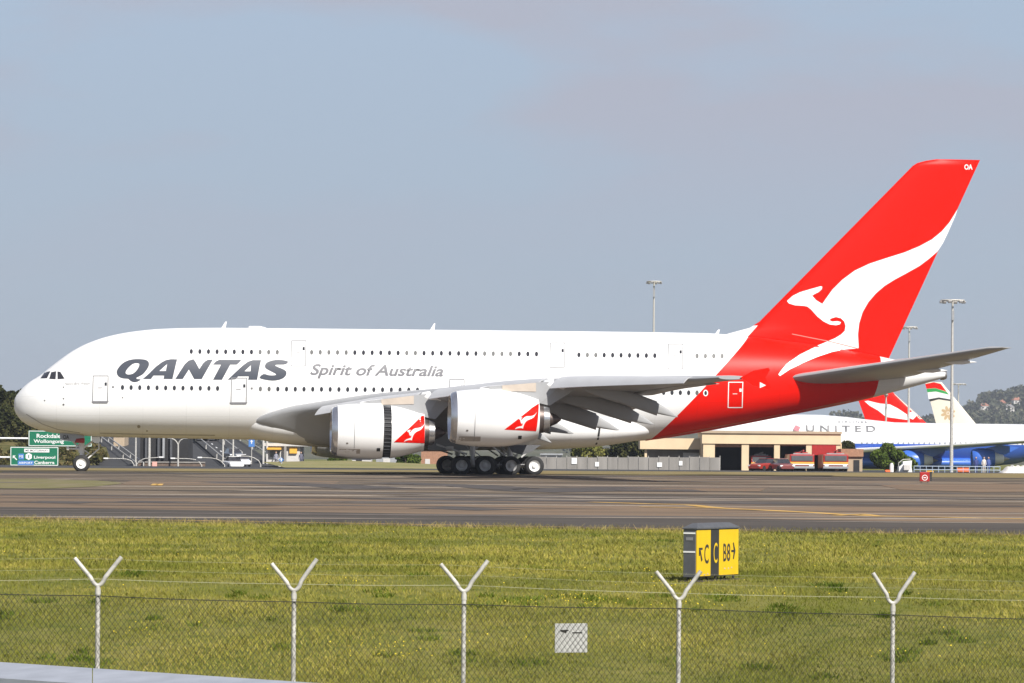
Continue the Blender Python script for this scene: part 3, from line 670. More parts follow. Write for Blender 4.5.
def build_wing(sgn):
    PS = [2.4, 2.8, 3.2, 3.6, 4, 4.5, 5, 5.5, 6, 7, 8, 10, 12, 14.4, 17, 20, 23, 25.5, 28, 31, 34, 37.5, 38.6, 39.2, 39.5]
    b = MB(); b.loft([foil_ring(lambda x, s: wing_pt(p, x, s, sgn)) for p in PS]); wing = b.build('wing', M['air_grey'], jet, smooth=40)
    # slats: curved shells drooped ahead of the leading edge
    for p0, p1, s0, s1 in ((6.1, 14.2, 0.66, 0.52), (15.6, 25.0, 0.60, 0.56), (26.4, 37.4, 0.66, 0.36)):
        b = MB(); rg = []
        for k in range(9):
            t = k / 8; p = p0 + (p1 - p0) * t; h = s0 + (s1 - s0) * t; l, zl, e, ze, th = wing_at(p)
            o = [(0.95, 0.70), (0.42, 0.60), (0.02, 0.38), (-0.28, 0.08), (-0.50, -0.24), (-0.66, -0.54), (-0.62, -0.60), (-0.40, -0.30), (-0.14, 0.00), (0.12, 0.26), (0.48, 0.48)]
            rg.append([(l - 0.12 + x * h * 1.1, sgn * p, zl - 0.08 + z * h) for x, z in o])
        b.loft(rg); b.build('slat', M['slat_grey'], wing, smooth=50)
    # flaps and ailerons, drooped
    for nm, p0, p1, ch, dr in (('flap', 4.6, 13.0, 2.6, 0.10), ('flap', 14.0, 20.0, 2.4, 0.10), ('flap', 20.2, 25.2, 2.7, 0.42), ('aileron', 26.0, 35.0, 1.5, 0.05)):
        b = MB(); rg = []
        for k in range(7):
            p = p0 + (p1 - p0) * k / 6; l, zl, e, ze, th = wing_at(p)
            rg.append(foil_ring(lambda x, s: (e - 0.9 + x * ch * (1 - 0.25 * k / 6), sgn * p, ze - 0.05 - x * dr * (1.5 - 0.4 * k / 6) + s * ch * naca(x, 0.11))))
        b.loft(rg); b.build(nm, M['air_grey'], wing, smooth=40)
    # flap track fairings
    for p, at, zt, ln, h, w in ((27.0, 45.6, 4.12, 6.6, 0.55, 0.30), (22.6, 44.6, 3.66, 7.2, 0.62, 0.34), (17.6, 42.9, 3.28, 7.6, 0.66, 0.36), (12.4, 40.3, 3.05, 7.6, 0.66, 0.36), (8.2, 39.2, 2.42, 6.0, 0.55, 0.36)):
        b = MB(); rg = []
        l, zl, e, ze, th = wing_at(p); zf = ze + 0.25
        for t, k, kz in ((0, 0.03, 0), (0.06, 0.35, 0.03), (0.2, 0.75, 0.08), (0.4, 1.0, 0.18), (0.6, 1.06, 0.38), (0.78, 1.02, 0.60), (0.782, 0.80, 0.61), (0.9, 0.45, 0.81), (0.97, 0.18, 0.95), (1, 0.04, 1)):
            zc = zf + (zt - zf) * kz - 0.15 * k
            rg.append([(at - ln + ln * t, sgn * p + w * k * math.copysign(abs(math.cos(q)) ** 0.6, math.cos(q)), zc + h * k * math.copysign(abs(math.sin(q)) ** 0.7, math.sin(q)) * (1 if math.sin(q) < 0 else 0.75)) for q in [2 * math.pi * j / 24 for j in range(24)]])
        b.loft(rg); b.build('flap_track_fairing', M['air_grey'], wing, smooth=35)
    # wing tip fence
    b = MB(); q = [(47.7, 6.5), (48.5, 6.95), (49.5, 7.15), (49.6, 7.0), (49.3, 6.5), (49.7, 5.9), (49.5, 5.75), (48.5, 6.0)]
    b.prism([(a, sgn * 39.5, z) for a, z in q], (0, sgn * 0.12, 0)); f = b.build('wingtip_fence', M['air_red'], wing)
    return wing
wing_port = build_wing(-1); wing_star = build_wing(1)
for sgn, par in ((-1, wing_port),):
    b = MB(); b.prism([(48.95, sgn * 39.63, 6.22), (49.35, sgn * 39.63, 6.02), (48.95, sgn * 39.63, 5.84)], (0, sgn * 0.01, 0)); b.build('fence_mark', M['sign_white'], par)

# ---- tailplanes
HLE = [(1.0, 56.8, 7.26), (2.4, 57.7, 7.40), (15.0, 69.9, 9.42), (15.6, 70.85, 9.46)]; HTE = [(1.0, 67.0, 7.60), (2.4, 67.5, 7.72), (15.0, 71.45, 9.40), (15.6, 71.6, 9.44)]; HT = [(1, 1.0), (2.4, 0.92), (15, 0.26), (15.6, 0.08)]
for sgn in (-1, 1):
    rg = []
    for p in (1.0, 1.6, 2.4, 4, 6, 8, 10, 12, 14, 15, 15.35, 15.6):
        l, zl = lerp(p, [(q[0], q[1]) for q in HLE]), lerp(p, [(q[0], q[2]) for q in HLE]); e, ze = lerp(p, [(q[0], q[1]) for q in HTE]), lerp(p, [(q[0], q[2]) for q in HTE]); t = lerp(p, HT)
        rg.append(foil_ring(lambda x, s: (l + x * (e - l), sgn * p, zl + (ze - zl) * x + s * (e - l) * naca(x, t / (e - l)))))
    b = MB(); b.loft(rg); tp = b.build('tailplane', M['air_grey'], jet, smooth=40)
    for p in (6.0, 10.0):
        b = MB(); e, ze = lerp(p, [(q[0], q[1]) for q in HTE]), lerp(p, [(q[0], q[2]) for q in HTE])
        b.loft([[(e - 2.2 + 2.7 * t, sgn * p + 0.14 * k * math.cos(q), ze - 0.18 + 0.2 * k * math.sin(q)) for q in [2 * math.pi * j / 10 for j in range(10)]] for t, k in ((0, 0.05), (0.3, 0.9), (0.6, 1), (1, 0.05))])
        b.build('elevator_hinge_fairing', M['air_white'], tp, smooth=50)

# ---- engines
PROF = [(0.0, 1.50), (0.05, 1.60), (0.2, 1.70), (0.6, 1.80), (1.2, 1.88), (2.0, 1.94), (3.0, 1.95), (3.8, 1.90), (4.6, 1.77), (5.3, 1.58), (6.0, 1.36)]
def nac_r(x): return interp(x, PROF)
def build_engine(sgn, p, a0, zc, inboard):
    TILT = R(2.0); ax = Vector((math.cos(TILT), 0, -math.sin(TILT) * 0.35)).normalized(); org = Vector((a0, sgn * p, zc))
    e = bpy.data.objects.new('engine', None); COL.objects.link(e); e.parent = jet; e.empty_display_size = 0.3; e.location = org
    def rv(name, prof, m, n=64, smooth=40):
        b = MB(); b.revolve(prof, (0, 0, 0), ax, n); return b.build(name, m, e, smooth)
    def sl(x0, x1, n=10): return [(x0 + (x1 - x0) * k / n, nac_r(x0 + (x1 - x0) * k / n)) for k in range(n + 1)]
    rv('inlet_lip', [(0.5, 1.42), (0.25, 1.42), (0.08, 1.45), (0.0, 1.50), (0.05, 1.60), (0.2, 1.70), (0.42, 1.757)], M['metal'])
    rv('inlet_duct', [(0.5, 1.42), (1.5, 1.48), (1.6, 0.3)], M['grey_wall'])
    b = MB()
    for k in range(24):
        t = 2 * math.pi * k / 24; c, s = math.cos(t), math.sin(t)
        q = [Vector((1.35, c * 0.35, s * 0.35)), Vector((1.1, c * 1.44 - s * 0.12, s * 1.44 + c * 0.12)), Vector((1.38, c * 1.44 + s * 0.12, s * 1.44 - c * 0.12)), Vector((1.5, c * 0.35 + s * 0.1, s * 0.35 - c * 0.1))]
        b.add(q, [[0, 1, 2, 3]])
    b.build('fan', M['steel'], e); rv('spinner', [(0.75, 0.0), (0.85, 0.14), (1.1, 0.28), (1.45, 0.38)], M['dark'], 24)
    xg0, xg1 = 3.62, 4.18
    if inboard:
        rv('fan_cowl', sl(0.42, xg0), M['air_white']); rv('reverser_cascade', [(xg0, nac_r(xg0)), (xg0, nac_r(xg0) - 0.10), (xg1, nac_r(xg1) - 0.10), (xg1, nac_r(xg1))], M['dark'])
        b = MB()
        for k in range(40):
            t = 2 * math.pi * k / 40; b.box((xg0 + 0.28, 1.84 * math.cos(t), 1.84 * math.sin(t)), (0.56, 0.05, 0.03), rx=t)
        b.build('cascade_vane', M['sign_case'], e)
        cw = rv('reverser_sleeve', sl(xg1, 6.55), M['air_white']) if False else rv('reverser_sleeve', [(x, nac_r(min(x * 0.955, 6.0))) for x in np.linspace(xg1, 6.55, 11)], M['air_white'])
        XE = 6.55; nr = lambda x: nac_r(min(x * 0.955, 6.0))
    else:
        cw = rv('fan_cowl', sl(0.42, 6.0, 22), M['air_white']); XE = 6.0; nr = nac_r
    rv('fan_nozzle', [(XE, nr(XE)), (XE - 0.02, nr(XE) - 0.06), (XE - 1.2, 1.30)], M['hot_metal'])
    rv('core_cowl', [(XE - 1.2, 1.20), (XE, 1.02), (XE + 0.35, 0.92)], M['hot_metal'], 40); rv('core_nozzle', [(XE + 0.35, 0.93), (XE + 0.75, 0.84), (XE + 0.78, 0.76), (XE + 0.4, 0.72)], M['metal'], 40)
    rv('exhaust_plug', [(XE + 0.2, 0.60), (XE + 0.8, 0.52), (XE + 1.3, 0.30), (XE + 1.6, 0.05)], M['hot_metal'], 32)
    # pylon
    l, zl, te, ze, th = wing_at(p); b = MB(); zf0 = lambda x: 2.12 + (zl - zc + 0.05 - 2.12) * (x - 2.6) / (l - a0 + 0.1 - 2.6)
    q = [(1.6, 1.85), (2.6, 2.12), (l - a0 + 0.1, zl - zc + 0.05), (l - a0 + 0.9, zl - zc - 0.1), (l - a0 + 1.7, zl - zc - 0.5), (XE + 0.8, 0.85), (XE + 0.1, 1.0), (XE - 1.4, 1.30), (3.0, 1.6)]
    w = 0.34
    vsn = []
    for k, (x, z) in enumerate(q): vsn.append((x, z, 0.06 if k in (0,) else 0.2 if k in (4, 5) else w))
    n = len(q); b.add([(x, -ww, z) for x, z, ww in vsn] + [(x, ww, z) for x, z, ww in vsn], [list(range(n)), [n + k for k in range(n)][::-1]] + [[(k + 1) % n, k, n + k, n + (k + 1) % n] for k in range(n)])
    b.build('pylon', M['air_grey'], e)
    x9 = l - a0 - 3.3; b = MB(); b.prism([(x9, sgn * 0.35, zf0(x9) - 0.02), (x9 + 2.3, sgn * 0.35, zf0(x9 + 2.3) - 0.02), (x9 + 2.3, sgn * 0.35, zf0(x9 + 2.3) - 0.62), (x9, sgn * 0.35, zf0(x9) - 0.40)], (0, sgn * 0.03, 0)); b.build('pylon_panel', M['pylon'], e)
    b = MB(); xa, xb = 1.6, l - a0 - 3.2; zf = lambda x: 2.12 + (zl - zc + 0.05 - 2.12) * (x - 2.6) / (l - a0 + 0.1 - 2.6)
    b.loft([[(xa + (xb - xa) * t, 0.385 * k * math.cos(s_), 1.5 + (zf(max(2.6, xa + (xb - xa) * t)) + 0.03 - 1.5) * (max(0.15, k) if math.sin(s_) > 0 else 0) * abs(math.sin(s_)) ** 0.6) for s_ in [2 * math.pi * j / 16 for j in range(16)]] for t, k in ((0, 0.2), (0.25, 0.85), (0.5, 1), (1, 1))]); b.build('pylon_nose', M['air_white'], e, smooth=50)
    b = MB(); x0 = l - a0 - 0.55; b.loft([[(x0 + 1.9 * t, 0.40 * k * math.cos(s), zl - zc - 0.15 - 0.1 * t + 0.40 * k * math.sin(s)) for s in [2 * math.pi * j / 14 for j in range(14)]] for t, k in ((0, 0.1), (0.1, 0.8), (0.3, 1), (0.75, 1.0), (1, 0.5))]); b.build('pylon_fairing', M['air_white'], e, smooth=50)
    # strake and drain panel on the cowl, seam lines
    def cow(x, z):
        r = nr(x); zz_ = z - ax.z * x
        return math.sqrt(max(r * r - zz_ * zz_, 0.0))
    def cdecal(name, loops, m, par, off=0.012):
        bm = dice(flat_mesh(loops), 0.25, 0.15)
        for v in bm.verts: v.co = (v.co.x, sgn * (cow(v.co.x, v.co.y) + off), v.co.y)
        bmesh.ops.recalc_face_normals(bm, faces=bm.faces); return bm_obj(name, bm, m, par, True)
    for nm, x0, x1, z0, z1, m in (('cowl_seam', 1.55, 1.59, -1.6, 1.4, M['line_grey']), ('drain_panel', 0.55, 2.0, -1.62, -1.30, mat('drain_panel_paint', (0.42, 0.38, 0.34), 0.5, var=0.1)), ('vent', 4.55 - (1.4 if inboard else 0), 4.80 - (1.4 if inboard else 0), -1.45, -1.22, M['dark']), ('vent', 1.0, 1.14, -0.95, -0.85, M['steel'])):
        cdecal(nm, [[(x0, z0), (x1, z0), (x1, z1), (x0, z1)]], m, e, 0.010 if nm != 'vent' else 0.016)
    if sgn < 0:
        if inboard: tri = [(425.5, 413.6), (393.8, 442.3), (424.6, 443.3)]; box = (380, 395, 11.383)
        else: tri = [(537.2, 403.2), (504.4, 429.6), (536.2, 431.2)]; box = (490, 385, 9.757)
        def cs(u, v):
            pp = p + 1.5
            for _ in range(8):
                a, z = side(u, v, pp); x = a - a0; pp = p + cow(min(x, XE), z - zc)
            return min(x, XE - 0.01), z - zc
        T = [cs(*q) for q in tri]; T = [T[0], ] + [tuple(np.array(T[0]) * (1 - k / 6) + np.array(T[1]) * k / 6) for k in range(1, 6)] + [T[1]] + [tuple(np.array(T[1]) * (1 - k / 4) + np.array(T[2]) * k / 4) for k in range(1, 4)] + [T[2]]
        T[0] = (XE - 0.02, T[0][1])
        logo = cdecal('red_triangle', [T], M['air_red'], cw, 0.012)
        # the same kangaroo, scaled to the triangle
        if inboard: r0 = (407.2, 430.9); r1 = (404.2, 441.6); r2 = (424.8, 423.2)
        else: r0 = (518.6, 418.2); r1 = (515.0, 429.2); r2 = (537.0, 411.8)
        # affine map from tail pixels: nose (787,301), toe (779.2,375.2), tail tip (957.5,209)
        Am = np.array([[787, 301, 1], [779.2, 375.2, 1], [957.5, 209, 1]], float); Bx = np.linalg.solve(Am, np.array([r0[0], r1[0], r2[0]])); By = np.linalg.solve(Am, np.array([r0[1], r1[1], r2[1]]))
        lp = [cs(float(Bx @ (u, v, 1)), float(By @ (u, v, 1))) for u, v in ROO_PX]
        cdecal('kangaroo_emblem', [lp], M['air_white'], cw, 0.024)
    return e
for sgn in (-1, 1):
    build_engine(sgn, 14.9, 22.75, 3.08, True); build_engine(sgn, 25.7, 30.2, 3.96, False)

# ---- landing gear
def wheel(parent, a, y, z, r, w, hub):
    b = MB(); b.mi = 0
    b.revolve([(-w / 2, r * 0.58), (-w / 2, r * 0.80), (-w * 0.42, r * 0.93), (-w * 0.25, r * 0.99), (0, r), (w * 0.25, r * 0.99), (w * 0.42, r * 0.93), (w / 2, r * 0.80), (w / 2, r * 0.58)], (a, y, z), (0, 1, 0), 40)
    t = b.build('wheel', M['rubber'], parent, smooth=40)
    b = MB()
    for s in (-1, 1): b.revolve([(s * w * 0.48, r * 0.60), (s * w * 0.40, r * 0.52), (s * w * 0.22, r * 0.42), (s * w * 0.20, r * 0.24), (s * w * 0.46, r * 0.20), (s * w * 0.50, 0.0)], (a, y, z), (0, 1, 0), 32)
    return t, b
def gear(a, p, axles, r, w, gap, hubm, top, name):
    g = bpy.data.objects.new(name, None); COL.objects.link(g); g.parent = jet
    zc = r - 0.05
    b = MB(); b.tube([(a, p, zc), (a, p, top * 0.55)], 0.14, 16).tube([(a, p, top * 0.5), (a, p, top)], 0.21, 16)
    if len(axles) > 1: b.tube([(a + axles[0], p, zc), (a + axles[-1], p, zc)], 0.13, 12)
    for x in axles: b.tube([(a + x, p - gap, zc), (a + x, p + gap, zc)], 0.09, 12)
    b.tube([(a, p, zc + 0.3), (a + 0.55, p, zc + 0.75), (a, p, top * 0.62)], 0.06, 8); b.tube([(a, p, top * 0.6), (a + 1.5, p, top)], 0.08, 8); b.tube([(a, p + 0.1, top * 0.55), (a - 1.1, p * 0.85, top)], 0.07, 8)
    b.tube([(a + 0.16, p + 0.05, zc), (a + 0.2, p + 0.05, top * 0.9)], 0.03, 6)
    b.build('strut', M['hub_white'] if a < 10 else M['hub'], g, smooth=40)
    for i, x in enumerate(axles):
        for s in (-1, 1):
            t, hb = wheel(g, a + x, p + s * gap, zc, r, w, None); hb.build('wheel_hub', hubm[i] if isinstance(hubm, list) else hubm, g, smooth=40)
    return g
ng = gear(5.0, 0.0, [0.0], 0.64, 0.44, 0.42, M['hub_white'], 2.75, 'nose_gear')
for s in (-1, 1):
    gear(33.6, s * 6.2, [-0.86, 0.86], 0.72, 0.52, 0.66, M['hub'], 2.9, 'wing_gear')
    gear(36.75, s * 2.7, [-1.74, 0, 1.74], 0.72, 0.52, 0.72, [M['hub'], M['hub'], M['hub_white']], 2.6, 'body_gear')
def door_plate(name, px, p, th, m, parent, tilt=0.0):
    q = [side(u, v, -p) for u, v in px]; z1 = max(z for a, z in q); b = MB()
    b.prism([(a, p - (z1 - z) * tilt, z) for a, z in q], (0, th, 0)); return b.build(name, m, parent)
nd = door_plate('nose_gear_door', [(59.6, 433.0), (77, 434.2), (84.5, 436.0), (84, 438.0), (76.5, 438.6), (74.8, 441.9), (60.2, 440.2)], -0.95, 0.06, M['air_grey'], jet, 0.12)
bm, x0, x1, y0, y1 = text_bm('OA', bold=0.02)
for v in bm.verts:
    a, z = side(63.0 + (v.co.x - x0) / (x1 - x0) * 6.2, 439.0 - (v.co.y - y0) / (y1 - y0) * 4.0, 0.98); v.co = (a, -1.09, z)
bm_obj('door_letters', bm, M['sign_black'], nd)
b = MB(); a, z = side(79.8, 440.4, 0.7); b.box((a, -0.55, z), (0.72, 0.5, 0.36), bev=0.08); b.build('red_gear_cover', M['sign_red'], jet)
door_plate('nose_gear_door', [(91.4, 436.6), (99.6, 436.8), (100.6, 441.0), (98.6, 443.0), (94, 442.8), (92, 440)], -0.6, 0.05, M['air_white'], jet, 0.05)
b = MB(); a, z = side(73, 448.6); b.tube([(a - 0.35, -0.3, z), (5.0, -0.05, z - 0.05)], 0.07, 10); b.tube([(a - 0.3, 0.3, z), (5.0, 0.05, z - 0.05)], 0.07, 10)
for y in (-0.3, 0.3): b.revolve([(-0.12, 0.05), (-0.1, 0.14), (0.06, 0.16), (0.06, 0)], (a - 0.35, y, z), (1, 0, 0), 16)
b.tube([(5.0, 0, 1.35), (4.6, 0, 1.75), (5.0, 0, 2.2)], 0.08, 10); b.tube([(5.4, -0.1, 0.9), (6.3, -0.15, 1.7), (6.2, -0.1, 2.4)], 0.06, 10); b.build('taxi_light', M['hub_white'], ng, smooth=40)
# main gear doors and bay shade panels
for s in (-1, 1):
    door_plate('main_gear_door', [(508, 445), (541, 445), (531, 452), (522, 455), (512, 452)], s * 4.4, 0.08, M['sign_case'], jet, 0.1)
    b = MB(); b.box((31.9, s * 5.2, 2.35), (3.0, 0.07, 1.2), rx=s * 0.25); b.build('main_gear_door', M['air_grey'], jet)
b = MB()
for s in (-1, 1):
    b.box((32.0, s * 5.6, 1.95), (0.5, 0.5, 0.25)); b.tube([(31.0, s * 5.4, 2.2), (33.2, s * 6.2, 1.5)], 0.07, 8); b.tube([(38.6, s * 2.9, 2.2), (37.6, s * 2.7, 1.3)], 0.06, 8); b.tube([(35.2, s * 3.0, 2.2), (36.4, s * 2.7, 1.4)], 0.06, 8)
b.build('gear_brace', M['hub_white'], jet)
az_line('access_panel', [(599.5, 428), (598.8, 434), (598, 444.5)], 0.14, lambda a, z: max(hw(a, z), fair(a, z)), lambda u, v: side(u, v, 3.5), M['sign_black'], fus, 0.02)
# ------------------------------------------------------------------ foliage
def leaf_cloud(centers, per, size, rad, seed, squash=0.8):
    """many small two-triangle leaf clumps scattered through spherical puffs; centres: (x, y, z, r)"""
    g = np.random.default_rng(seed); V = []
    for (x, y, z, r) in centers:
        n = int(per * (r / rad) ** 2); d = g.normal(size=(n, 3)); d /= np.linalg.norm(d, axis=1)[:, None]
        rr = r * g.uniform(0.35, 1.05, n) ** 0.6; c = np.array([x, y, z]) + d * rr[:, None] * np.array([1, 1, squash])
        a = g.normal(size=(n, 3)); a /= np.linalg.norm(a, axis=1)[:, None]; b = np.cross(a, g.normal(size=(n, 3))); b /= np.linalg.norm(b, axis=1)[:, None]
        s = size * g.uniform(0.5, 1.3, n)[:, None]
        V.append(np.stack([c - a * s - b * s * 0.5, c + a * s * 0.3 - b * s, c + a * s + b * s * 0.5, c - a * s * 0.3 + b * s], 1))
    return np.concatenate(V).reshape(-1, 3)
def quads(name, V, m, parent=None):
    me = bpy.data.meshes.new(name); n = len(V)
    me.vertices.add(n); me.vertices.foreach_set('co', V.astype(np.float32).ravel()); me.loops.add(n); me.loops.foreach_set('vertex_index', np.arange(n, dtype=np.int32))
    me.polygons.add(n // 4); me.polygons.foreach_set('loop_start', np.arange(0, n, 4, dtype=np.int32)); me.polygons.foreach_set('loop_total', np.full(n // 4, 4, np.int32))
    me.materials.append(m); me.update(calc_edges=True); return link(name, me, parent)
def tree(name, label, cat, x, y, z, h, w, m, seed, per=420, group=None, low=0.25, leaf=0.16):
    g = random.Random(seed); t = thing(name, label, cat, (x, y, z), 0, group); b = MB()
    b.tube([(0, 0, -0.3), (0.1 * w * g.uniform(-1, 1), 0, h * 0.35), (0.1 * w * g.uniform(-1, 1), 0.1, h * 0.75)], [0.035 * h, 0.025 * h, 0.01 * h], 10)
    cs = []
    for k in range(13):
        an = k * 2.4; hh = low + (1 - low) * ((k + 0.5) / 13); rad = w * 0.5 * math.sqrt(max(0.08, 1 - (2 * (hh - low) / (1 - low) - 0.75) ** 2)) * g.uniform(0.45, 0.85)
        c = (rad * math.cos(an), rad * math.sin(an), h * hh * 0.93); r = w * g.uniform(0.15, 0.25)
        cs.append((*c, r)); b.tube([(0, 0, h * hh * 0.55), (c[0] * 0.6, c[1] * 0.6, h * hh * 0.8), c], [0.014 * h, 0.009 * h, 0.004 * h], 6)
    b.build('trunk', M['bark'], t, smooth=60)
    quads('crown', leaf_cloud(cs, per, leaf * w / 4, w * 0.2, seed), m, t); return t
def shrub(name, label, cat, x, y, z, h, w, m, seed, per=300, group=None, leaf=0.12):
    g = random.Random(seed); t = thing(name, label, cat, (x, y, z), 0, group); b = MB(); cs = []
    for k in range(16):
        an = g.uniform(0, 6.28); rr = w * 0.36 * g.random() ** 0.5; hz = h * g.uniform(0.22, 0.82) * (1 - 0.35 * (rr / (w * 0.36)) ** 2); cs.append((rr * math.cos(an), rr * math.sin(an), hz, w * g.uniform(0.13, 0.20)))
        if k % 3 == 0: b.tube([(0, 0, -0.2), (rr * math.cos(an) * 0.5, rr * math.sin(an) * 0.5, hz * 0.5), cs[-1][:3]], [0.05, 0.04, 0.015], 6)
    b.build('stem', M['bark'], t, smooth=60); quads('foliage', leaf_cloud(cs, per, leaf, w * 0.15, seed), m, t); return t

# ------------------------------------------------------------------ far hills with woods and houses
HT_PX = [(-200, 404), (0, 408), (150, 410), (500, 412), (760, 413), (860, 413), (905, 411), (930, 408), (955, 404), (975, 398), (992, 393), (1010, 392), (1030, 389), (1200, 384)]
HC = 3300.0
def hill_h(x, y):
    u = 512 + x / HC * FOC; top = P(u, lerp(u, HT_PX) + 13, HC).z
    t = min(1, max(0, (y - 2000) / (HC - 2000))); s = t * t * (3 - 2 * t); back = 1 - 0.4 * min(1, max(0, (y - HC) / 900))
    return -0.5 + (top + 0.5 + 3 * math.sin(x * 0.018 + y * 0.005) + 2.4 * math.sin(x * 0.045 - y * 0.01)) * s * back
hx = np.linspace(-1500, 1300, 150); hy = np.linspace(1950, 4200, 40)
vs = [(x, y, hill_h(x, y)) for y in hy for x in hx]; fs = [[j * 150 + i, j * 150 + i + 1, (j + 1) * 150 + i + 1, (j + 1) * 150 + i] for j in range(39) for i in range(149)]
M['hill'] = fleck('far_hillside', (0.06, 0.065, 0.03), (0.10, 0.095, 0.05), (0.13, 0.12, 0.08), 0.012, 0.03)
tag(mesh('hill', vs, fs, M['hill'], smooth=True), kind='structure')
g = random.Random(11); cs = []
for k in range(1000):
    x = g.uniform(300, 640) if k < 700 else g.uniform(-800, 640); y = g.uniform(2250, 3350); r = g.uniform(3.5, 8.0); cs.append((x, y, hill_h(x, y) + r * 0.6, r))
for k in range(70):
    x = g.uniform(400, 600); y = g.uniform(3250, 3350); r = g.uniform(6, 11); cs.append((x, y, hill_h(x, y) + r * 0.7, r))
tag(quads('far_woodland', leaf_cloud(cs, 120, 1.4, 7.0, 5), M['leaf_far']), 'dark bushland covering the distant hillside', kind='stuff')
def house(u, v, w, d, h, wallm, roofm, label, group='houses on the far hillside'):
    lo, hi = 2050.0, HC
    for _ in range(40):
        Y = (lo + hi) / 2; p = P(u, v, Y)
        if p.z > hill_h(p.x, Y): lo = Y
        else: hi = Y
    z = hill_h(p.x, Y) + 2.0
    t = thing('hillside_house', label, 'house', (p.x, Y, z), R(15), group); b = MB(); b.box((0, 0, h / 2 - 2), (w, d, h + 4))
    b.build('wall', wallm, t)
    b = MB(); o = 0.5; q = [(-w / 2 - o, -d / 2 - o, h - 0.1), (w / 2 + o, -d / 2 - o, h - 0.1), (w / 2 + o, d / 2 + o, h - 0.1), (-w / 2 - o, d / 2 + o, h - 0.1), (-w / 4, 0, h + 2.4), (w / 4, 0, h + 2.4)]
    b.add(q, [[3, 2, 1, 0], [0, 1, 5, 4], [2, 3, 4, 5], [1, 2, 5], [3, 0, 4]]); rf = b.build('roof', roofm, t)
    b = MB(); b.box((w * 0.2, d * 0.1, h + 2.2), (0.8, 0.8, 1.8)); b.build('chimney', M['brick'], rf)
    for k in range(2): b = MB(); b.box((-w * 0.25 + k * w * 0.5, -d / 2 - 0.03, h * 0.5), (1.6, 0.1, 1.3)); b.build('window', M['glass_dark'], t)
for i, (u, v, w, wm, rm, lb) in enumerate([
    (973, 407.5, 8, 'pale_wall', 'roof_grey', 'pale house with a grey roof low on the distant hill, left of the red roofs'),
    (984, 411.5, 9, 'pale_wall', 'roof_tile', 'lowest red-roofed pale house on the distant hillside'),
    (990, 405, 9, 'brick', 'roof_tile', 'long red-roofed brick house high on the distant hillside'),
    (1001, 408.5, 8, 'beige_dark', 'roof_tile', 'tan house with a red roof on the middle of the distant hill'),
    (1009, 413, 8, 'pale_wall', 'roof_grey', 'small pale grey-roofed house at the foot of the distant hill'),
    (1017, 406, 9, 'pale_wall', 'roof_tile', 'rightmost red-roofed house on the distant hillside'),
    (964, 412.5, 7, 'beige_dark', 'roof_grey', 'tan grey-roofed house on the distant hill beside the tall light mast')]):
    house(u, v, w, 6, 3.4, M[wm], M[rm], lb)

# ------------------------------------------------------------------ bank, trees and signs behind the nose
BK = [(-90, 431), (-30, 432), (0, 434), (30, 437), (60, 440), (100, 446), (106, 466)]
vs = []; fs = []; nb = 36; mb = 14
for i in range(nb):
    u = -90 + 196 * i / (nb - 1); zt = P(u, lerp(u, BK), 424).z
    for j in range(mb):
        y = 392 + 40 * j / (mb - 1); s = j / (mb - 1); s = s * s * (3 - 2 * s)
        vs.append((P(u, 460, 424).x + 0.25 * math.sin(j * 2.1 + i), y, -0.1 + (zt + 0.1) * s + 0.12 * math.sin(i * 1.7 + j * 0.9) * s))
for i in range(nb - 1):
    for j in range(mb - 1): a = i * mb + j; fs.append([a, a + mb, a + mb + 1, a + 1])
M['bank'] = fleck('shrubby_bank', (0.085, 0.085, 0.03), (0.15, 0.125, 0.055), (0.05, 0.06, 0.02), 0.35, 0.9)
tag(mesh('embankment', vs, fs, M['bank'], smooth=True), kind='structure')
g = random.Random(21); cs = []
for k in range(170):
    u = g.uniform(-60, 102); y = g.uniform(394, 424); x = P(u, 460, y).x; s = (y - 392) / 40; s = s * s * (3 - 2 * s); r = g.uniform(0.35, 0.8); cs.append((x, y, P(u, lerp(u, BK), 424).z * s + r * 0.2, r))
tag(quads('ground_cover', leaf_cloud(cs, 90, 0.14, 0.5, 8), leaf_mat('bank_shrub_leaves', (0.05, 0.055, 0.018), (0.085, 0.08, 0.03), (0.15, 0.12, 0.05))), 'low olive shrubs growing over the bank behind the road signs', kind='stuff')
for i, (u, v, w, Y, lb) in enumerate([(-28, 384, 7.5, 432, 'dark tree mostly outside the left edge of the photo'), (-4, 384, 6.2, 428, 'tallest dark tree at the left edge behind the aircraft nose'), (14, 390, 5.0, 434, 'dark tree directly left of the aircraft nose'), (27, 389.5, 5.6, 438, 'dark tree partly hidden by the tip of the aircraft nose'), (48, 397, 6.5, 436, 'dark tree hidden behind the aircraft cockpit'), (70, 402, 6.5, 438, 'dark tree hidden behind the forward fuselage'), (6, 408, 5.0, 421, 'lower olive tree standing in front of the dark trees at the left edge'), (28, 412, 4.6, 422, 'low olive tree just under the aircraft nose')]):
    p = P(u, v, Y); zb = 2.6
    tree('bank_tree', lb, 'tree', p.x, Y, zb, p.z - zb, w, M['leaf_dark'], 30 + i, 620, 'trees on the bank behind the nose', 0.05, 0.15)

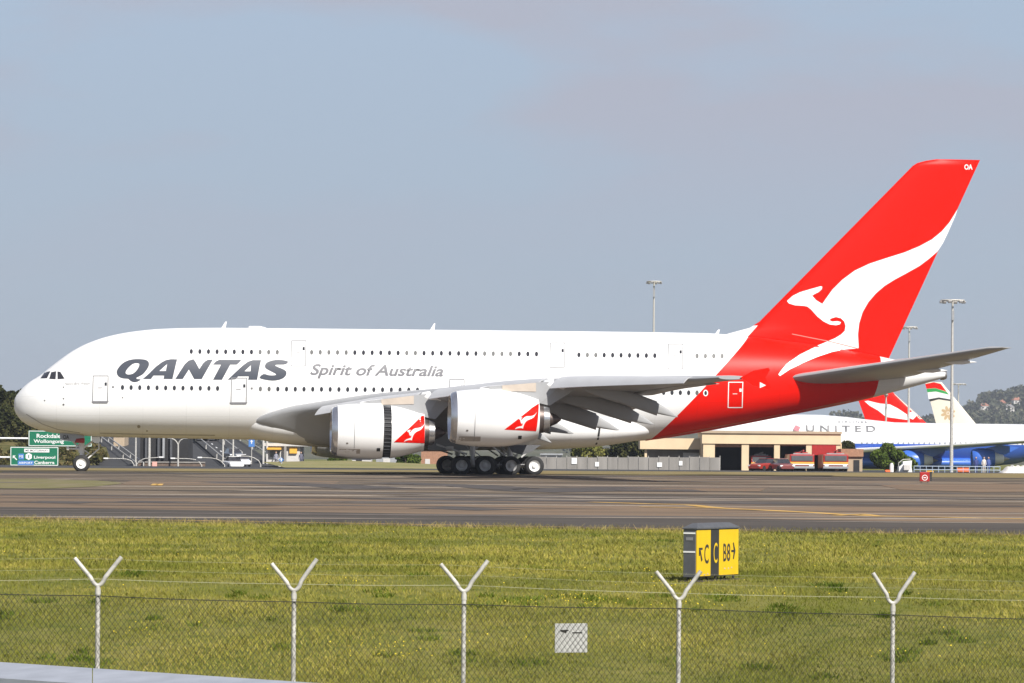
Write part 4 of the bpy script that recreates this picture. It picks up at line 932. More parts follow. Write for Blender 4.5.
def road_sign(name, label, u0, v0, u1, v1, Y, arm_v, arm_u):
    a, b_ = P(u0, v1, Y), P(u1, v0, Y); w, h = b_.x - a.x, b_.z - a.z; o = Vector((a.x, Y, a.z))
    t = thing(name, label, 'road sign', (a.x, Y, 0)); z0 = a.z
    m = MB(); m.box((w / 2, 0, z0 + h / 2), (w, 0.08, h)); m.build('panel', M['green_sign'], t)
    m = MB(); e = 0.07
    for c, d in (((w / 2, -0.05, z0 + e), (w - 0.1, 0.02, e)), ((w / 2, -0.05, z0 + h - e), (w - 0.1, 0.02, e)), ((e, -0.05, z0 + h / 2), (e, 0.02, h - 0.21)), ((w - e, -0.05, z0 + h / 2), (e, 0.02, h - 0.21))): m.box(c, d)
    m.build('border', M['sign_white'], t)
    az = P(arm_u, arm_v, Y).z; xl = P(-60, arm_v, Y).x - a.x
    m = MB(); m.tube([(xl, 0.12, az), (w * 0.5, 0.12, az)], 0.11 if h < 2 else 0.1, 12); m.tube([(xl, 0.12, -0.1), (xl, 0.12, az + 0.3)], 0.2, 12); m.build('sign_arm', M['hub_white'], t, smooth=40)
    return t, w, h, z0
t, w, h, z0 = road_sign('motorway_sign', 'upper green road sign reading Rockdale and Wollongong behind the nose wheel', 28.4, 430.9, 92, 446.2, 383, 438.4, 20)
sx = w / 63.6
def stx(parent, txt, x0, x1, zc, hh, m, w_=0.02, off=-0.052):
    place_text('lettering', txt, m, parent, ((x0 + x1) / 2, off, zc), (1, 0, 0), (0, 0, 1), x1 - x0, hh, bold=w_)
stx(t, 'Rockdale', 8.2 * sx, 32.5 * sx, z0 + h * 0.66, 0.46, M['sign_white']); stx(t, 'Wollongong', 5.2 * sx, 35.5 * sx, z0 + h * 0.29, 0.52, M['sign_white'])
t, w, h, z0 = road_sign('motorway_sign', 'lower green road sign reading Liverpool and Canberra with a blue airport panel', 10.2, 447.0, 58.6, 465.6, 380, 457.3, 8)
sx = w / 48.4
m = MB(); m.box((26.6 * sx, -0.052, z0 + h * 0.805), (25.2 * sx, 0.02, h * 0.19)); m.build('header_panel', M['sign_white'], t)
stx(t, 'M5 MOTORWAY', 15.4 * sx, 38 * sx, z0 + h * 0.805, 0.22, M['sign_black'], 0.01, -0.066)
stx(t, 'Liverpool', 23.8 * sx, 45.2 * sx, z0 + h * 0.43, 0.42, M['sign_white']); stx(t, 'Canberra', 24.2 * sx, 44.4 * sx, z0 + h * 0.18, 0.36, M['sign_white'])
m = MB(); m.box((15.6 * sx, -0.052, z0 + h * 0.15), (16 * sx, 0.02, h * 0.24)); m.box((11 * sx, -0.053, z0 + h * 0.48), (5.4 * sx, 0.02, h * 0.30)); m.build('blue_panel', M['blue_sign'], t)
stx(t, 'AIRPORT', 8.6 * sx, 22.6 * sx, z0 + h * 0.15, 0.22, M['sign_white'], 0.01, -0.066); stx(t, 'M5', 9.0 * sx, 13 * sx, z0 + h * 0.48, 0.3, M['sign_white'], 0.01, -0.066)
m = MB(); m.prism([(18.6 * sx + 0.40 * math.cos(k * math.pi / 3 + math.pi / 6), -0.045, z0 + h * 0.49 + 0.40 * math.sin(k * math.pi / 3 + math.pi / 6)) for k in range(6)], (0, -0.02, 0)); m.build('route_shield', M['sign_white'], t)
stx(t, '1', 18.1 * sx, 19.1 * sx, z0 + h * 0.49, 0.36, M['green_sign'], 0.01, -0.068)
m = MB(); cx, cz = 4.4 * sx, z0 + h * 0.41; m.prism([(cx - 0.2, -0.045, cz + 0.26), (cx + 0.12, -0.045, cz + 0.26), (cx - 0.2, -0.045, cz - 0.08)], (0, -0.02, 0)); m.prism([(cx - 0.06, -0.046, cz + 0.02), (cx + 0.0, -0.046, cz + 0.1), (cx + 0.3, -0.046, cz - 0.18), (cx + 0.2, -0.046, cz - 0.26)], (0, -0.02, 0)); m.build('arrow', M['sign_white'], t)

# ------------------------------------------------------------------ rising roads behind the forward fuselage
def ramp(name, L0, L1, R0, R1, Y0, Y1, m):
    """road sheet between left edge pixels L0 (near) -> L1 (far) and right edge R0 -> R1"""
    n = 14; vs = []; fs = []
    for k in range(n + 1):
        t = k / n; Y = Y0 + (Y1 - Y0) * t
        for A, B in ((L0, L1), (R0, R1)):
            s = Y * t / (Y1) if False else t * Y1 / (Y1 * t + Y0 * (1 - t)) if False else t
            p0 = P(*A, Y0); p1 = P(*B, Y1); q = p0.lerp(p1, t); vs.append((q.x, q.y, q.z))
        if k: fs.append([2 * k - 2, 2 * k - 1, 2 * k + 1, 2 * k])
    tag(mesh(name, vs, fs, m, smooth=True), kind='structure')
    def at(s, t):
        l = P(*L0, Y0).lerp(P(*L1, Y1), t); r = P(*R0, Y0).lerp(P(*R1, Y1), t); return l.lerp(r, s)
    return at
rA = ramp('road', (104, 469), (60, 434), (236, 469.6), (186, 434), 398, 520, M['road'])
rB = ramp('road', (228, 469), (186, 432), (284, 470), (228, 432), 396, 520, M['road'])
def guard(name, label, at, s, t0, t1, hgt=0.75):
    t = thing(name, label, 'guard rail', at(s, t0), 0, 'white rails along the rising roads'); o = Vector(at(s, t0)); b = MB()
    pts = [at(s, t0 + (t1 - t0) * k / 8) - o + Vector((0, 0, hgt)) for k in range(9)]; b.tube(pts, 0.075, 8); b.build('rail', M['galv'], t, smooth=40)
    for k in range(0, 9, 2):
        b = MB(); p = at(s, t0 + (t1 - t0) * k / 8) - o; b.box((p.x, p.y, p.z + hgt / 2), (0.12, 0.12, hgt)); b.build('rail_post', M['galv'], t)
guard('guard_rail', 'leftmost white guard rail climbing away behind the nose wheel', rA, 0.245, 0.0, 0.95)
guard('guard_rail', 'second white guard rail from the left on the rising road', rA, 0.30, 0.0, 0.95)
guard('guard_rail', 'long white guard rail between the dark underpass and the car lanes', rB, 0.02, 0.0, 0.95)
guard('guard_rail', 'white rail between the two carriageways with cars', rB, 0.52, 0.25, 0.95)
guard('guard_rail', 'white guard rail on the right edge of the rising road, beside the blue sign', rB, 0.98, 0.0, 0.95)
for k in range(9):
    s, t = 0.27, 0.1 + k * 0.1; a = rB(s, t); c = rB(s, t + 0.03); d = Vector((0.09, 0, 0.02))
    tag(mesh('lane_dash', [a - d + Vector((0, 0, .02)), a + d + Vector((0, 0, 0)), c + d, c - d + Vector((0, 0, .02))], [[0, 1, 2, 3]], M['white_paint']), kind='structure')

def car(u, v, Y, label, body_col, heading=0.0, w=1.8, l=4.5, h=1.45, z=None, name='car', group='cars on the road behind the aircraft'):
    p = P(u, v, Y); t = thing(name, label, 'car', (p.x, Y, p.z if z is None else z), heading, group)
    m = mat('car_paint', body_col, 0.3, coat=0.4, var=0.03); b = MB()
    sec = [(-l/2, 0.45, 0.30, 0.62, .86), (-l/2 + 0.12, 0.25, 0.22, 0.78, .94), (-l * 0.28, 0.2, 0.2, 0.92, 1), (0, 0.2, 0.2, 0.95, 1), (l * 0.3, 0.2, 0.2, 0.98, 1), (l/2 - 0.1, 0.25, 0.25, 0.95, .95), (l/2, 0.4, 0.4, 0.8, .88)]
    b.loft([[(-w/2*k, y, zb + .06), (-w/2*k, y, zt - .16), (-w/2*k + .14, y, zt), (w/2*k - .14, y, zt), (w/2*k, y, zt - .16), (w/2*k, y, zb + .06), (w/2*k - .1, y, zb), (-w/2*k + .1, y, zb)] for y, _, zb, zt, k in sec]); b.build('body', m, t, smooth=35)
    b = MB(); b.loft([[(-w/2*.86, -l*.22, .93), (w/2*.86, -l*.22, .93), (w/2*.86, l*.38, .95), (-w/2*.86, l*.38, .95)], [(-w/2*.68, -l*.07, h - .03), (w/2*.68, -l*.07, h - .03), (w/2*.68, l*.24, h - .03), (-w/2*.68, l*.24, h - .03)]]); b.build('cabin_glass', M['glass_dark'], t)
    b = MB(); b.box((0, l*.085, h), (w*.70, l*.33, .06), bev=.02); b.build('roof', m, t)
    for x in (-w/2 + .08, w/2 - .08):
        for y in (-l*.31, l*.31): b = MB(); b.revolve([(-.1, .2), (-.1, .3), (0, .32), (.1, .3), (.1, .2)], (x, y, .32), (1, 0, 0), 20, True); b.build('wheel', M['rubber'], t, smooth=40)
        b = MB(); b.box((x * .86, -l/2 + .06, .62), (.34, .12, .16), bev=.03); b.build('headlight', M['hub_white'], t)
    b = MB(); b.box((0, -l/2 + .1, .38), (w*.6, .1, .16)); b.build('grille', M['dark'], t)
def on(at, s, t): q = at(s, t); return q
for (s, t, col, lb, hd) in [(0.27, 0.05, (0.75, 0.75, 0.75), 'white car nearest the aircraft on the rising road', 0.28), (0.095, 0.0, (0.72, 0.72, 0.70), 'white car in the left lane partly hidden by the road edge', 0.28), (0.30, 0.20, (0.06, 0.07, 0.09), 'dark car following just behind the white car', 0.28), (198.5, 0.72, (0.72, 0.72, 0.72), 'distant white car high on the rising road under the fuselage', 0.2), (211.5, 0.72, (0.40, 0.03, 0.04), 'distant red car high on the rising road beside the white one', 0.2)]:
    if s > 1: s = min(range(-40, 141), key=lambda k: abs(512 + FOC * rB(k / 100, t).x / rB(k / 100, t).y - s)) / 100
    q = rB(s, t); car(0, 0, 100, lb, col, hd); o = [x for x in bpy.data.objects if x.get('label') == lb][0]; o.location = (q.x, q.y, q.z + 0.02)

# dark underpass wall and its low kerb wall
def P2(u, v, Y): q = P(u, v, Y); return q
def slab(b, u0, v0, u1, v1, Y, d, zb=None):
    a, c = P(u0, v1, Y), P(u1, v0, Y); z0 = a.z if zb is None else zb
    b.box(((a.x + c.x) / 2, Y + d / 2, (z0 + c.z) / 2), (c.x - a.x, d, c.z - z0)); return a, c
t = thing('underpass_wall', 'dark concrete underpass portal behind the twin-armed street lamp', 'wall', (P(165, 460, 404).x, 404, 0)); o = Vector(t.location)
def loc(b, par): 
    ov = Vector(par.location); b.v = [tuple(Vector(q) - ov) for q in b.v]; return b
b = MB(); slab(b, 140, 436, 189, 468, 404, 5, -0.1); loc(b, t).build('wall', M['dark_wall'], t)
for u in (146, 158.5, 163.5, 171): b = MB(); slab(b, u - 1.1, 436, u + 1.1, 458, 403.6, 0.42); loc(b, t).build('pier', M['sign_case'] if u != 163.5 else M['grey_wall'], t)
b = MB(); slab(b, 138, 462.6, 205, 469, 400, 0.5, -0.1); k = b; kt = thing('kerb_wall', 'low brown retaining wall below the street lamps', 'wall', (P(170, 465, 400).x, 400, 0)); loc(b, kt).build('wall', M['kerb_brown'], kt)
b = MB(); slab(b, 138, 461.8, 205, 462.6, 399.9, 0.7); loc(b, kt).build('coping', M['corr'], kt)
t = thing('roadside_building', 'small tan building at the top of the ramp behind the nose gear', 'building', (P(119, 445, 470).x, 470, 0)); b = MB(); slab(b, 113.5, 436, 124.5, 447, 470, 5, 0.5); loc(b, t).build('wall', M['beige_dark'], t); b = MB(); slab(b, 113, 434.8, 125, 436, 469.8, 5.4); loc(b, t).build('roof', M['pale_wall'], t)

def lamp(label, u, vb, vt, Y, arms, name='street_lamp', group='street lamps behind the forward fuselage', r=0.09):
    """post from the ground to vt; arms: list of pixel polylines starting at the post top"""
    p = P(u, vb, Y); zt = P(u, vt, Y).z; t = thing(name, label, 'street lamp', (p.x, Y, 0), 0, group); o = Vector((p.x, Y, 0))
    b = MB(); b.tube([(0, 0, -0.1), (0, 0, zt)], [r * 1.25, r], 10); b.build('post', M['galv'], t, smooth=40)
    for k, arm in enumerate(arms):
        pts = [P(a, c, Y) - o + Vector((0, 0.0, 0)) for a, c in arm]; b = MB(); b.tube([(0, 0, zt - 0.05)] + pts, r * 0.7, 8); a_ = b.build('lamp_arm', M['galv'], t, smooth=50)
        d = (pts[-1] - pts[-2]).normalized(); c = pts[-1] + d * 0.25
        b = MB(); b.box(c, (0.55, 0.24, 0.16), bev=0.05); b.build('lamp_head', M['hub_white'], a_)
lamp('plain tall lamp post left of the dark underpass', 135.6, 469, 415, 399, [[(137, 413), (141, 412)]])
lamp('thick tall lamp post in front of the dark underpass', 149.2, 469, 414, 398.5, [[(151, 412), (156, 411.5)]], r=0.13)
lamp('street lamp with two arms forking into a Y under the fuselage', 178, 468, 444.5, 398, [[(176.6, 441.8), (174.4, 439.6), (171.8, 438.6)], [(179.2, 441.8), (181, 439.8), (183.2, 438.9)]])
lamp('tall lamp post standing between the guard rail and the white cars', 222.8, 469, 420, 398, [[(220.5, 417), (216, 416)]])
lamp('tall lamp post in front of the leftmost near white car', 233, 467, 420, 397, [[(235.5, 417.5), (239, 417)]])
lamp('low curved lamp reaching left over the grey ramp', 134, 469, 464.5, 395.5, [[(131.6, 461), (127, 459.2), (121, 458.6), (108, 458.4)]], r=0.07)
lamp('low curved lamp reaching right across the dark underpass', 136.5, 469, 464.5, 395, [[(139.4, 461), (144, 458.8), (150, 458), (159, 457.4)]], r=0.07)
lamp('low curved lamp reaching left in front of the dark underpass', 201.6, 469, 465, 395.5, [[(199, 461.6), (195, 459.6), (189, 458.8), (175, 458.4)]], r=0.07)
lamp('low curved lamp reaching left over the car lanes', 224.5, 469, 464.5, 395.2, [[(221, 461), (216.5, 459), (211, 458), (202, 457.6)]], r=0.07)
lamp('low curved lamp arching over the near white car', 260.6, 469, 464, 395.4, [[(258.6, 460.6), (254, 457.8), (249, 456.4), (241, 456)]], r=0.07)
t = thing('hazard_marker', 'small pink hazard marker at the foot of the underpass wall', 'marker', (P(154.6, 467, 394).x, 394, 0)); b = MB(); q = P(154.6, 462, 394).z; b.box((0, 0, q - 0.35), (0.55, 0.1, 0.75), bev=0.03); b.build('panel', mat('faded_pink_panel', (0.75, 0.38, 0.32), 0.6, var=0.1), t); b = MB(); b.tube([(0, 0.1, -0.1), (0, 0.1, q - 0.1)], 0.05, 8); b.build('post', M['galv'], t)
# blue direction signs
for lb, u, v, r, Y in (('tall blue road sign with white symbols by the rising road', 251.6, 442, 3.0, 410), ('small blue diamond sign low on the grass verge', 281.3, 459.8, 2.6, 392)):
    q = P(u, v, Y); t = thing('blue_road_sign', lb, 'road sign', (q.x, Y, 0)); R_ = r * Y / FOC; b = MB()
    if r < 2.9: b.prism([(-R_, 0, q.z), (0, 0, q.z + R_), (R_, 0, q.z), (0, 0, q.z - R_)], (0, 0.06, 0))
    else: b.box((0, 0.03, q.z), (R_ * 2, 0.06, R_ * 3.2), bev=0.02)
    b.build('panel', M['blue_sign'], t); b = MB(); b.prism([(-R_ * .5, -0.02, q.z + R_ * .1), (0.0, -0.02, q.z + R_ * .7), (R_ * .5, -0.02, q.z + R_ * .1), (R_ * .15, -0.02, q.z + R_ * .1), (R_ * .15, -0.02, q.z - R_ * .6), (-R_ * .15, -0.02, q.z - R_ * .6), (-R_ * .15, -0.02, q.z + R_ * .1)], (0, 0.018, 0)); b.build('arrow', M['sign_white'], t)
    b = MB(); b.tube([(0, 0.1, -0.1), (0, 0.1, q.z)], 0.05, 8); b.build('post', M['galv'], t)

# ------------------------------------------------------------------ things under the wing: depot, van, sheds
def building(name, label, parts, Y, cat='building'):
    u = sum(q[1] + q[3] for q in parts) / (2 * len(parts)); t = thing(name, label, cat, (P(u, 465, Y).x, Y, 0))
    for nm, u0, v0, u1, v1, dy, d, m, zb in parts:
        b = MB(); slab(b, u0, v0, u1, v1, Y + dy, d, zb); loc(b, t).build(nm, M[m], t)
    return t
building('depot_building', 'pale depot with an orange awning beyond the rising road', [('wall', 266, 446, 300, 463, 0, 8, 'pale_wall', -0.1), ('roof', 264, 443.5, 330, 446, -0.6, 9, 'pale_wall', None), ('awning', 267, 447.6, 281, 449.6, -1.2, 1.2, 'amber', None), ('shop_window', 270, 451, 280, 457, -0.08, 0.1, 'glass_mid', None), ('sign_panel', 289.5, 447.4, 297, 453.4, -0.3, 0.3, 'amber', None), ('pillar', 262.6, 440, 264.4, 464, -0.7, 0.3, 'pale_wall', -0.1), ('pillar', 266.2, 440, 268, 464, -0.7, 0.3, 'pale_wall', -0.1), ('pillar', 284, 446, 286.4, 463, -0.7, 0.3, 'corr', -0.1)], 412)
vs = [P(u, v, Y) for u, v, Y in [(262, 462, 405), (345, 460.5, 405), (480, 466, 390), (480, 470, 372), (285, 467.5, 372)]]
tag(mesh('verge_mound', [(p.x, p.y, max(p.z, 0.02)) for p in vs], [list(range(len(vs)))], fleck('pale_verge', (0.22, 0.21, 0.09), (0.28, 0.24, 0.12), (0.17, 0.18, 0.06), 0.1, 0.4)), kind='structure')
for k, (u, col, lb) in enumerate(((301, (0.12, 0.12, 0.16), 'person in dark clothes standing by the depot'), (276, (0.25, 0.25, 0.3), 'person in grey clothes standing under the orange awning'))):
    q = P(u, 464, 408); bm = bmesh.new(); J = [(0,0,.92),(0,0,1.15),(0,0,1.42),(0,.0,1.56),(0,.01,1.68),(0,.01,1.78),(-.19,0,1.42),(-.25,.02,1.15),(-.24,-.05,.9),(.19,0,1.42),(.25,.02,1.15),(.24,-.05,.9),(-.1,0,.88),(-.11,.0,.48),(-.11,.0,.06),(.1,0,.88),(.11,.03,.48),(.11,.08,.06),(-.11,-.14,.03),(.11,-.06,.03)]
    E_ = [(0,1),(1,2),(2,3),(3,4),(4,5),(2,6),(6,7),(7,8),(2,9),(9,10),(10,11),(0,12),(12,13),(13,14),(0,15),(15,16),(16,17),(14,18),(17,19)]; rad = [.15,.15,.16,.06,.10,.07,.07,.05,.04,.07,.05,.04,.1,.07,.05,.1,.07,.05,.04,.04]
    me = bpy.data.meshes.new('person'); me.from_pydata(J, E_, []); ob = link('person', me); ob.location = (q.x, 408, 0); tag(ob, lb, 'person')
    sk = ob.modifiers.new('skin', 'SKIN'); ss = ob.modifiers.new('smooth', 'SUBSURF'); ss.levels = ss.render_levels = 1; ly = me.skin_vertices[0].data if len(me.skin_vertices) else None
    if ly is None:
        bm.from_mesh(me); bm.verts.layers.skin.verify(); bm.to_mesh(me); ly = me.skin_vertices[0].data
    for i, r_ in enumerate(rad): ly[i].radius = (r_, r_)
    ly[0].use_root = True; bm.free()
    me.materials.append(mat('dark_clothing', col, 0.8, var=0.15)); hd = MB(); hd.revolve([(-.13, 0), (-.1, .07), (0, .1), (.08, .08), (.12, 0)], (0, -0.01, 1.72), (0, 0, 1), 14); hd.build('head', mat('skin', (0.45, 0.28, 0.2), 0.6, var=0.1), ob, smooth=60)
building('storage_shed', 'grey cladded shed behind the inboard engine', [('wall', 376, 455, 398, 466.5, 0, 6, 'grey_wall', -0.1), ('roof', 375, 453.5, 399, 455, -0.3, 6.6, 'pale_wall', None), ('door', 383, 458.5, 390, 466.5, -0.06, 0.1, 'pale_wall', -0.1)], 425, 'shed')
building('brick_store', 'reddish brick store seen between the engines', [('wall', 421, 449, 447, 468, 0, 6, 'brick', -0.1), ('roof', 420, 447.6, 448, 449, -0.3, 6.6, 'roof_grey', None), ('door', 425, 459, 430, 468, -0.06, 0.1, 'pale_wall', -0.1)], 430, 'shed')
building('white_kiosk', 'small white kiosk with a dark window beside the grey shed', [('wall', 352, 457.5, 371, 466.5, 0, 4, 'pale_wall', -0.1), ('roof', 351, 456.6, 372, 457.5, -0.3, 4.6, 'grey_wall', None), ('window', 356, 459.5, 362, 463, -0.06, 0.1, 'glass_dark', None)], 420, 'kiosk')
shrub('roadside_bush', 'green bush between the grey shed and the brick store', 'bush', P(408, 466, 415).x, 415, 0, 2.3, 3.0, M['leaf_mid'], 51)
shrub('roadside_bush', 'pale green bush left of the white kiosk', 'bush', P(338, 466, 415).x, 415, 0, 1.7, 2.6, M['leaf_mid'], 52)

# right of the wheels: boundary fence, trees, canopy
t = thing('boundary_fence', 'long grey sheet-metal boundary fence behind the main wheels', 'fence', (P(630, 468, 405).x, 405, 0)); n = 18
for k in range(n):
    u0 = 536 + 184 * k / n; b = MB(); slab(b, u0 + 0.3, 456.8 + 0.35 * (k % 3), u0 + 184 / n - 0.3, 470, 405, 0.06, 0.0); loc(b, t).build('sheet_panel', M['corr'], t)
for k in range(n + 1):
    u0 = 536 + 184 * k / n; b = MB(); slab(b, u0 - 0.35, 455.8, u0 + 0.35, 471, 405.1, 0.1, -0.1); loc(b, t).build('fence_post', M['galv'], t)
for lb, u0, v0, u1, v1 in (('white notice board on the grey boundary fence near the wheels', 571.5, 458, 577, 464), ('small white notice on the boundary fence under the cream canopy', 657, 462.5, 662, 467), ('white notice on the boundary fence left of the garage', 679, 461, 682.5, 465.5), ('small pale notice on the boundary fence under the fuselage', 595, 462, 599, 466.5)):
    b = MB(); a, c = P(u0, v1, 404.9), P(u1, v0, 404.9); b.box((0, 0, 0), (c.x - a.x, 0.04, c.z - a.z), bev=0.01); o = b.build('notice_board', M['sign_white']); o.location = ((a.x + c.x) / 2, 404.93, (a.z + c.z) / 2); tag(o, lb, 'notice')
tree('airport_tree', 'yellow-green tree behind the boundary fence under the fuselage', 'tree', P(586, 468, 420).x, 420, 0, 3.6, 4.2, M['leaf_yellow'], 61, 420, None, 0.35, 0.14)
tree('airport_tree', 'dark tree left of the cream canopy behind the boundary fence', 'tree', P(622, 468, 422).x, 422, 0, 4.0, 4.2, M['leaf_dark'], 62, 420, None, 0.3, 0.14)
tree('airport_tree', 'second dark tree touching the cream canopy', 'tree', P(638, 468, 424).x, 424, 0, 3.8, 3.6, M['leaf_dark'], 63, 420, None, 0.3, 0.14)
building('white_hut', 'low white hut just right of the rearmost wheel', [('wall', 541, 455, 562, 470, 0, 5, 'pale_wall', -0.1), ('roof', 540, 453.5, 563, 455, -0.3, 5.4, 'grey_wall', None), ('window', 546, 458.5, 552, 463, -0.06, 0.1, 'glass_dark', None)], 412, 'hut')
building('canopy_building', 'cream-roofed canopy building between the fuselage and the garage', [('canopy', 640, 438.5, 702, 449, -1, 6, 'beige', None), ('wall', 647, 449, 702, 470, 1.5, 3, 'corr', -0.1), ('window', 683, 452.8, 700, 458.6, 1.42, 0.1, 'sign_white', None), ('pillar', 644.5, 449, 647, 470, -0.5, 0.4, 'beige', -0.1)], 415)
# fire station
g = 430.5
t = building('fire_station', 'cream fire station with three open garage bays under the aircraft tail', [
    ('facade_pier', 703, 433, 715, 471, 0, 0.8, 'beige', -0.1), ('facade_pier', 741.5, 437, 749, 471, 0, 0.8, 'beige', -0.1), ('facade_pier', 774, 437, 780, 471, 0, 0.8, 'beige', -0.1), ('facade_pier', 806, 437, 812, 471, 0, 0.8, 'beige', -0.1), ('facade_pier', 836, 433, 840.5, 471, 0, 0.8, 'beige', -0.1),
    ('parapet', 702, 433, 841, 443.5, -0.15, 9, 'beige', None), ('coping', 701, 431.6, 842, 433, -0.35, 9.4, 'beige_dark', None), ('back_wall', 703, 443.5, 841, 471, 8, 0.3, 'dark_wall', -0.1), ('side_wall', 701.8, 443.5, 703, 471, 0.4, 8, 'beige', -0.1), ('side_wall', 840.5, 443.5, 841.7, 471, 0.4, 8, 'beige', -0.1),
    ('rolled_door', 715, 443.5, 741.5, 447, 0.3, 0.3, 'brick', None), ('rolled_door', 749, 443.5, 774, 447, 0.3, 0.3, 'brick', None), ('rolled_door', 780, 443.5, 806, 446, 0.3, 0.3, 'brick', None), ('banner', 812, 444, 836, 455, -0.06, 0.4, 'fire_red', None)], 410, 'fire station')
def fire_engine(label, u0, u1, vt, vb, Y, shade=False):
    a, c = P(u0, vb, Y), P(u1, vt, Y); w = c.x - a.x; h = c.z; l = 7.0
    t = thing('fire_engine', label, 'fire engine', ((a.x + c.x) / 2, Y, 0), 0, 'fire engines parked at the station'); b = MB(); b.box((0, l / 2, h * 0.55), (w, l, h * 0.80), bev=0.12); b.build('body', M['fire_red'], t)
    b = MB(); b.box((0, -0.02, h * 0.72), (w * 0.86, 0.1, h * 0.30), bev=0.04); b.build('windscreen', M['sign_case'], t)
    b = MB(); b.box((0, 0.6, h * 0.97), (w * 0.7, 0.5, 0.16), bev=0.04); b.build('light_bar', M['grey_wall'], t)
    b = MB(); b.box((0, 1.8, h * 1.02), (w * 0.5, 2.4, 0.22), bev=0.04); b.tube([(-0.2, 1, h * 1.05), (0.2, 0.2, h * 1.16)], 0.1, 10); b.build('roof_monitor', M['fire_red'] if not shade else M['grey_wall'], t)
    b = MB(); b.box((0, -0.04, h * 0.47), (w * 0.98, 0.08, h * 0.10)); b.build('yellow_stripe', M['amber'], t)
    b = MB(); b.box((0, -0.045, h * 0.38), (w * 0.98, 0.08, h * 0.06)); b.build('white_stripe', M['sign_white'], t)
    b = MB(); b.box((0, -0.08, h * 0.22), (w, 0.24, h * 0.13), bev=0.03); b.build('bumper', M['grey_wall'], t)
    for s in (-1, 1):
        b = MB(); b.box((s * w * 0.36, -0.09, h * 0.31), (w * 0.16, 0.1, h * 0.07), bev=0.02); b.build('headlight', M['hub_white'], t)
        for y in (1.2, 4.6, 6.0): b = MB(); b.revolve([(-.18, .3), (-.18, .5), (0, .53), (.18, .5), (.18, .3)], (s * (w / 2 - .2), y, .53), (1, 0, 0), 20, True); b.build('wheel', M['rubber'], t, smooth=40)
fire_engine('fire engine standing inside the second garage bay from the left', 751, 771.5, 455, 470.5, 411.5, True)
fire_engine('fire engine with yellow stripes parked in front of the third bay', 789.5, 814.5, 453.5, 470.5, 401)
fire_engine('fire engine with yellow stripes parked below the red banner', 823, 848.5, 453.5, 470.8, 402)
car(782, 470.5, 394, 'dark red car parked in front of the fire engines', (0.20, 0.05, 0.045), R(12), z=0.0, group='cars by the fire station')
car(765, 470.5, 397, 'brighter red car parked in front of the second garage bay', (0.30, 0.03, 0.02), R(-40), z=0.0, group='cars by the fire station')
t = building('brick_hut', 'small brown brick hut with an open dark doorway right of the fire engines', [('wall', 842, 452, 862.5, 471.5, 0, 4, 'beige_dark', -0.1), ('fascia', 841, 449, 863.5, 456.5, -0.3, 4.6, 'brick', None), ('doorway', 853.5, 460, 859.5, 471.5, -0.06, 0.1, 'dark', -0.1)], 404, 'hut')
tree('airport_tree', 'dark tree showing above the brown brick hut', 'tree', P(848, 468, 425).x, 425, 0, 3.6, 3.4, M['leaf_dark'], 64, 400, None, 0.35, 0.14)
shrub('round_bush', 'dense round green bush in front of the blue airliner', 'bush', P(893.5, 472, 398).x, 398, 0.15, 3.3, 5.4, M['leaf_mid'], 65, 900, None, 0.13)
# equipment on the apron
def equip(name, label, cat, Y, u, items):
    t = thing(name, label, cat, (P(u, 471, Y).x, Y, 0))
    for nm, kind_, args, m in items:
        b = MB()
        if kind_ == 'box': u0, v0, u1, v1, d = args; slab(b, u0, v0, u1, v1, Y - d / 2, d, 0.0 if v1 > 470 else None)
        elif kind_ == 'poly': pts, d = args; b.prism([P(*q, Y) for q in pts], (0, d, 0))
        elif kind_ == 'tube': pts, r = args; b.tube([P(*q, Y) for q in pts], r, 8)
        loc(b, t).build(nm, M[m], t)
equip('boarding_steps', 'white mobile boarding steps beside the round bush', 'steps', 394, 906, [('stair_body', 'poly', ([(899, 473), (899, 467), (903, 464), (903, 461.5), (912, 460.5), (911.5, 467), (912.5, 473)], 1.6), 'sign_white'), ('rail', 'tube', ([(898.5, 466), (898.5, 463), (903, 459.5), (910.5, 459.2)], 0.05), 'galv'), ('panel', 'box', (904, 465, 910, 470, 1.7), 'pale_wall')])
equip('white_bollard', 'white cylindrical bollard left of the boarding steps', 'bollard', 393, 891.5, [('post', 'tube', ([(891.6, 473), (891.6, 464.5)], 0.24), 'sign_white'), ('cap', 'tube', ([(891.6, 464.5), (891.6, 463)], 0.16), 'hub_white')])
for lb, u0, v0, u1, v1, mm in (('orange barrier block left of the white bollard', 885, 469.8, 890.4, 473.4, 'orange'), ('orange barrier block beside the foot of the tall light mast', 957, 467.8, 970, 474.0, 'orange'), ('yellow wheel chock box on the apron near the steps', 925.5, 470.8, 934, 473.2, 'amber')):
    equip('barrier_block', lb, 'barrier', 392, (u0 + u1) / 2, [('block', 'poly', ([(u0, v1), (u0 + 0.5, v0), (u1 - 0.5, v0), (u1, v1)], 0.6), mm), ('rib', 'box', (u0 + 1, (v0 + v1) / 2 - .4, u1 - 1, (v0 + v1) / 2 + .4, 0.7), mm)])
t = thing('apron_railing', 'blue-grey apron railing in front of the blue engines', 'railing', (P(965, 472, 391).x, 391, 0)); rm = mat('blue_grey_paint', (0.35, 0.42, 0.52), 0.5, var=0.1)
for k in range(15): u = 914 + 86 * k / 14; b = MB(); b.tube([P(u, 474, 391), P(u, 466.4, 391)], 0.04, 6); loc(b, t).build('baluster', rm, t)
for v in (466.4, 469.8): b = MB(); b.tube([P(914, v - .3, 391), P(1000, v + .4, 391)], 0.05, 6); loc(b, t).build('rail', rm, t)
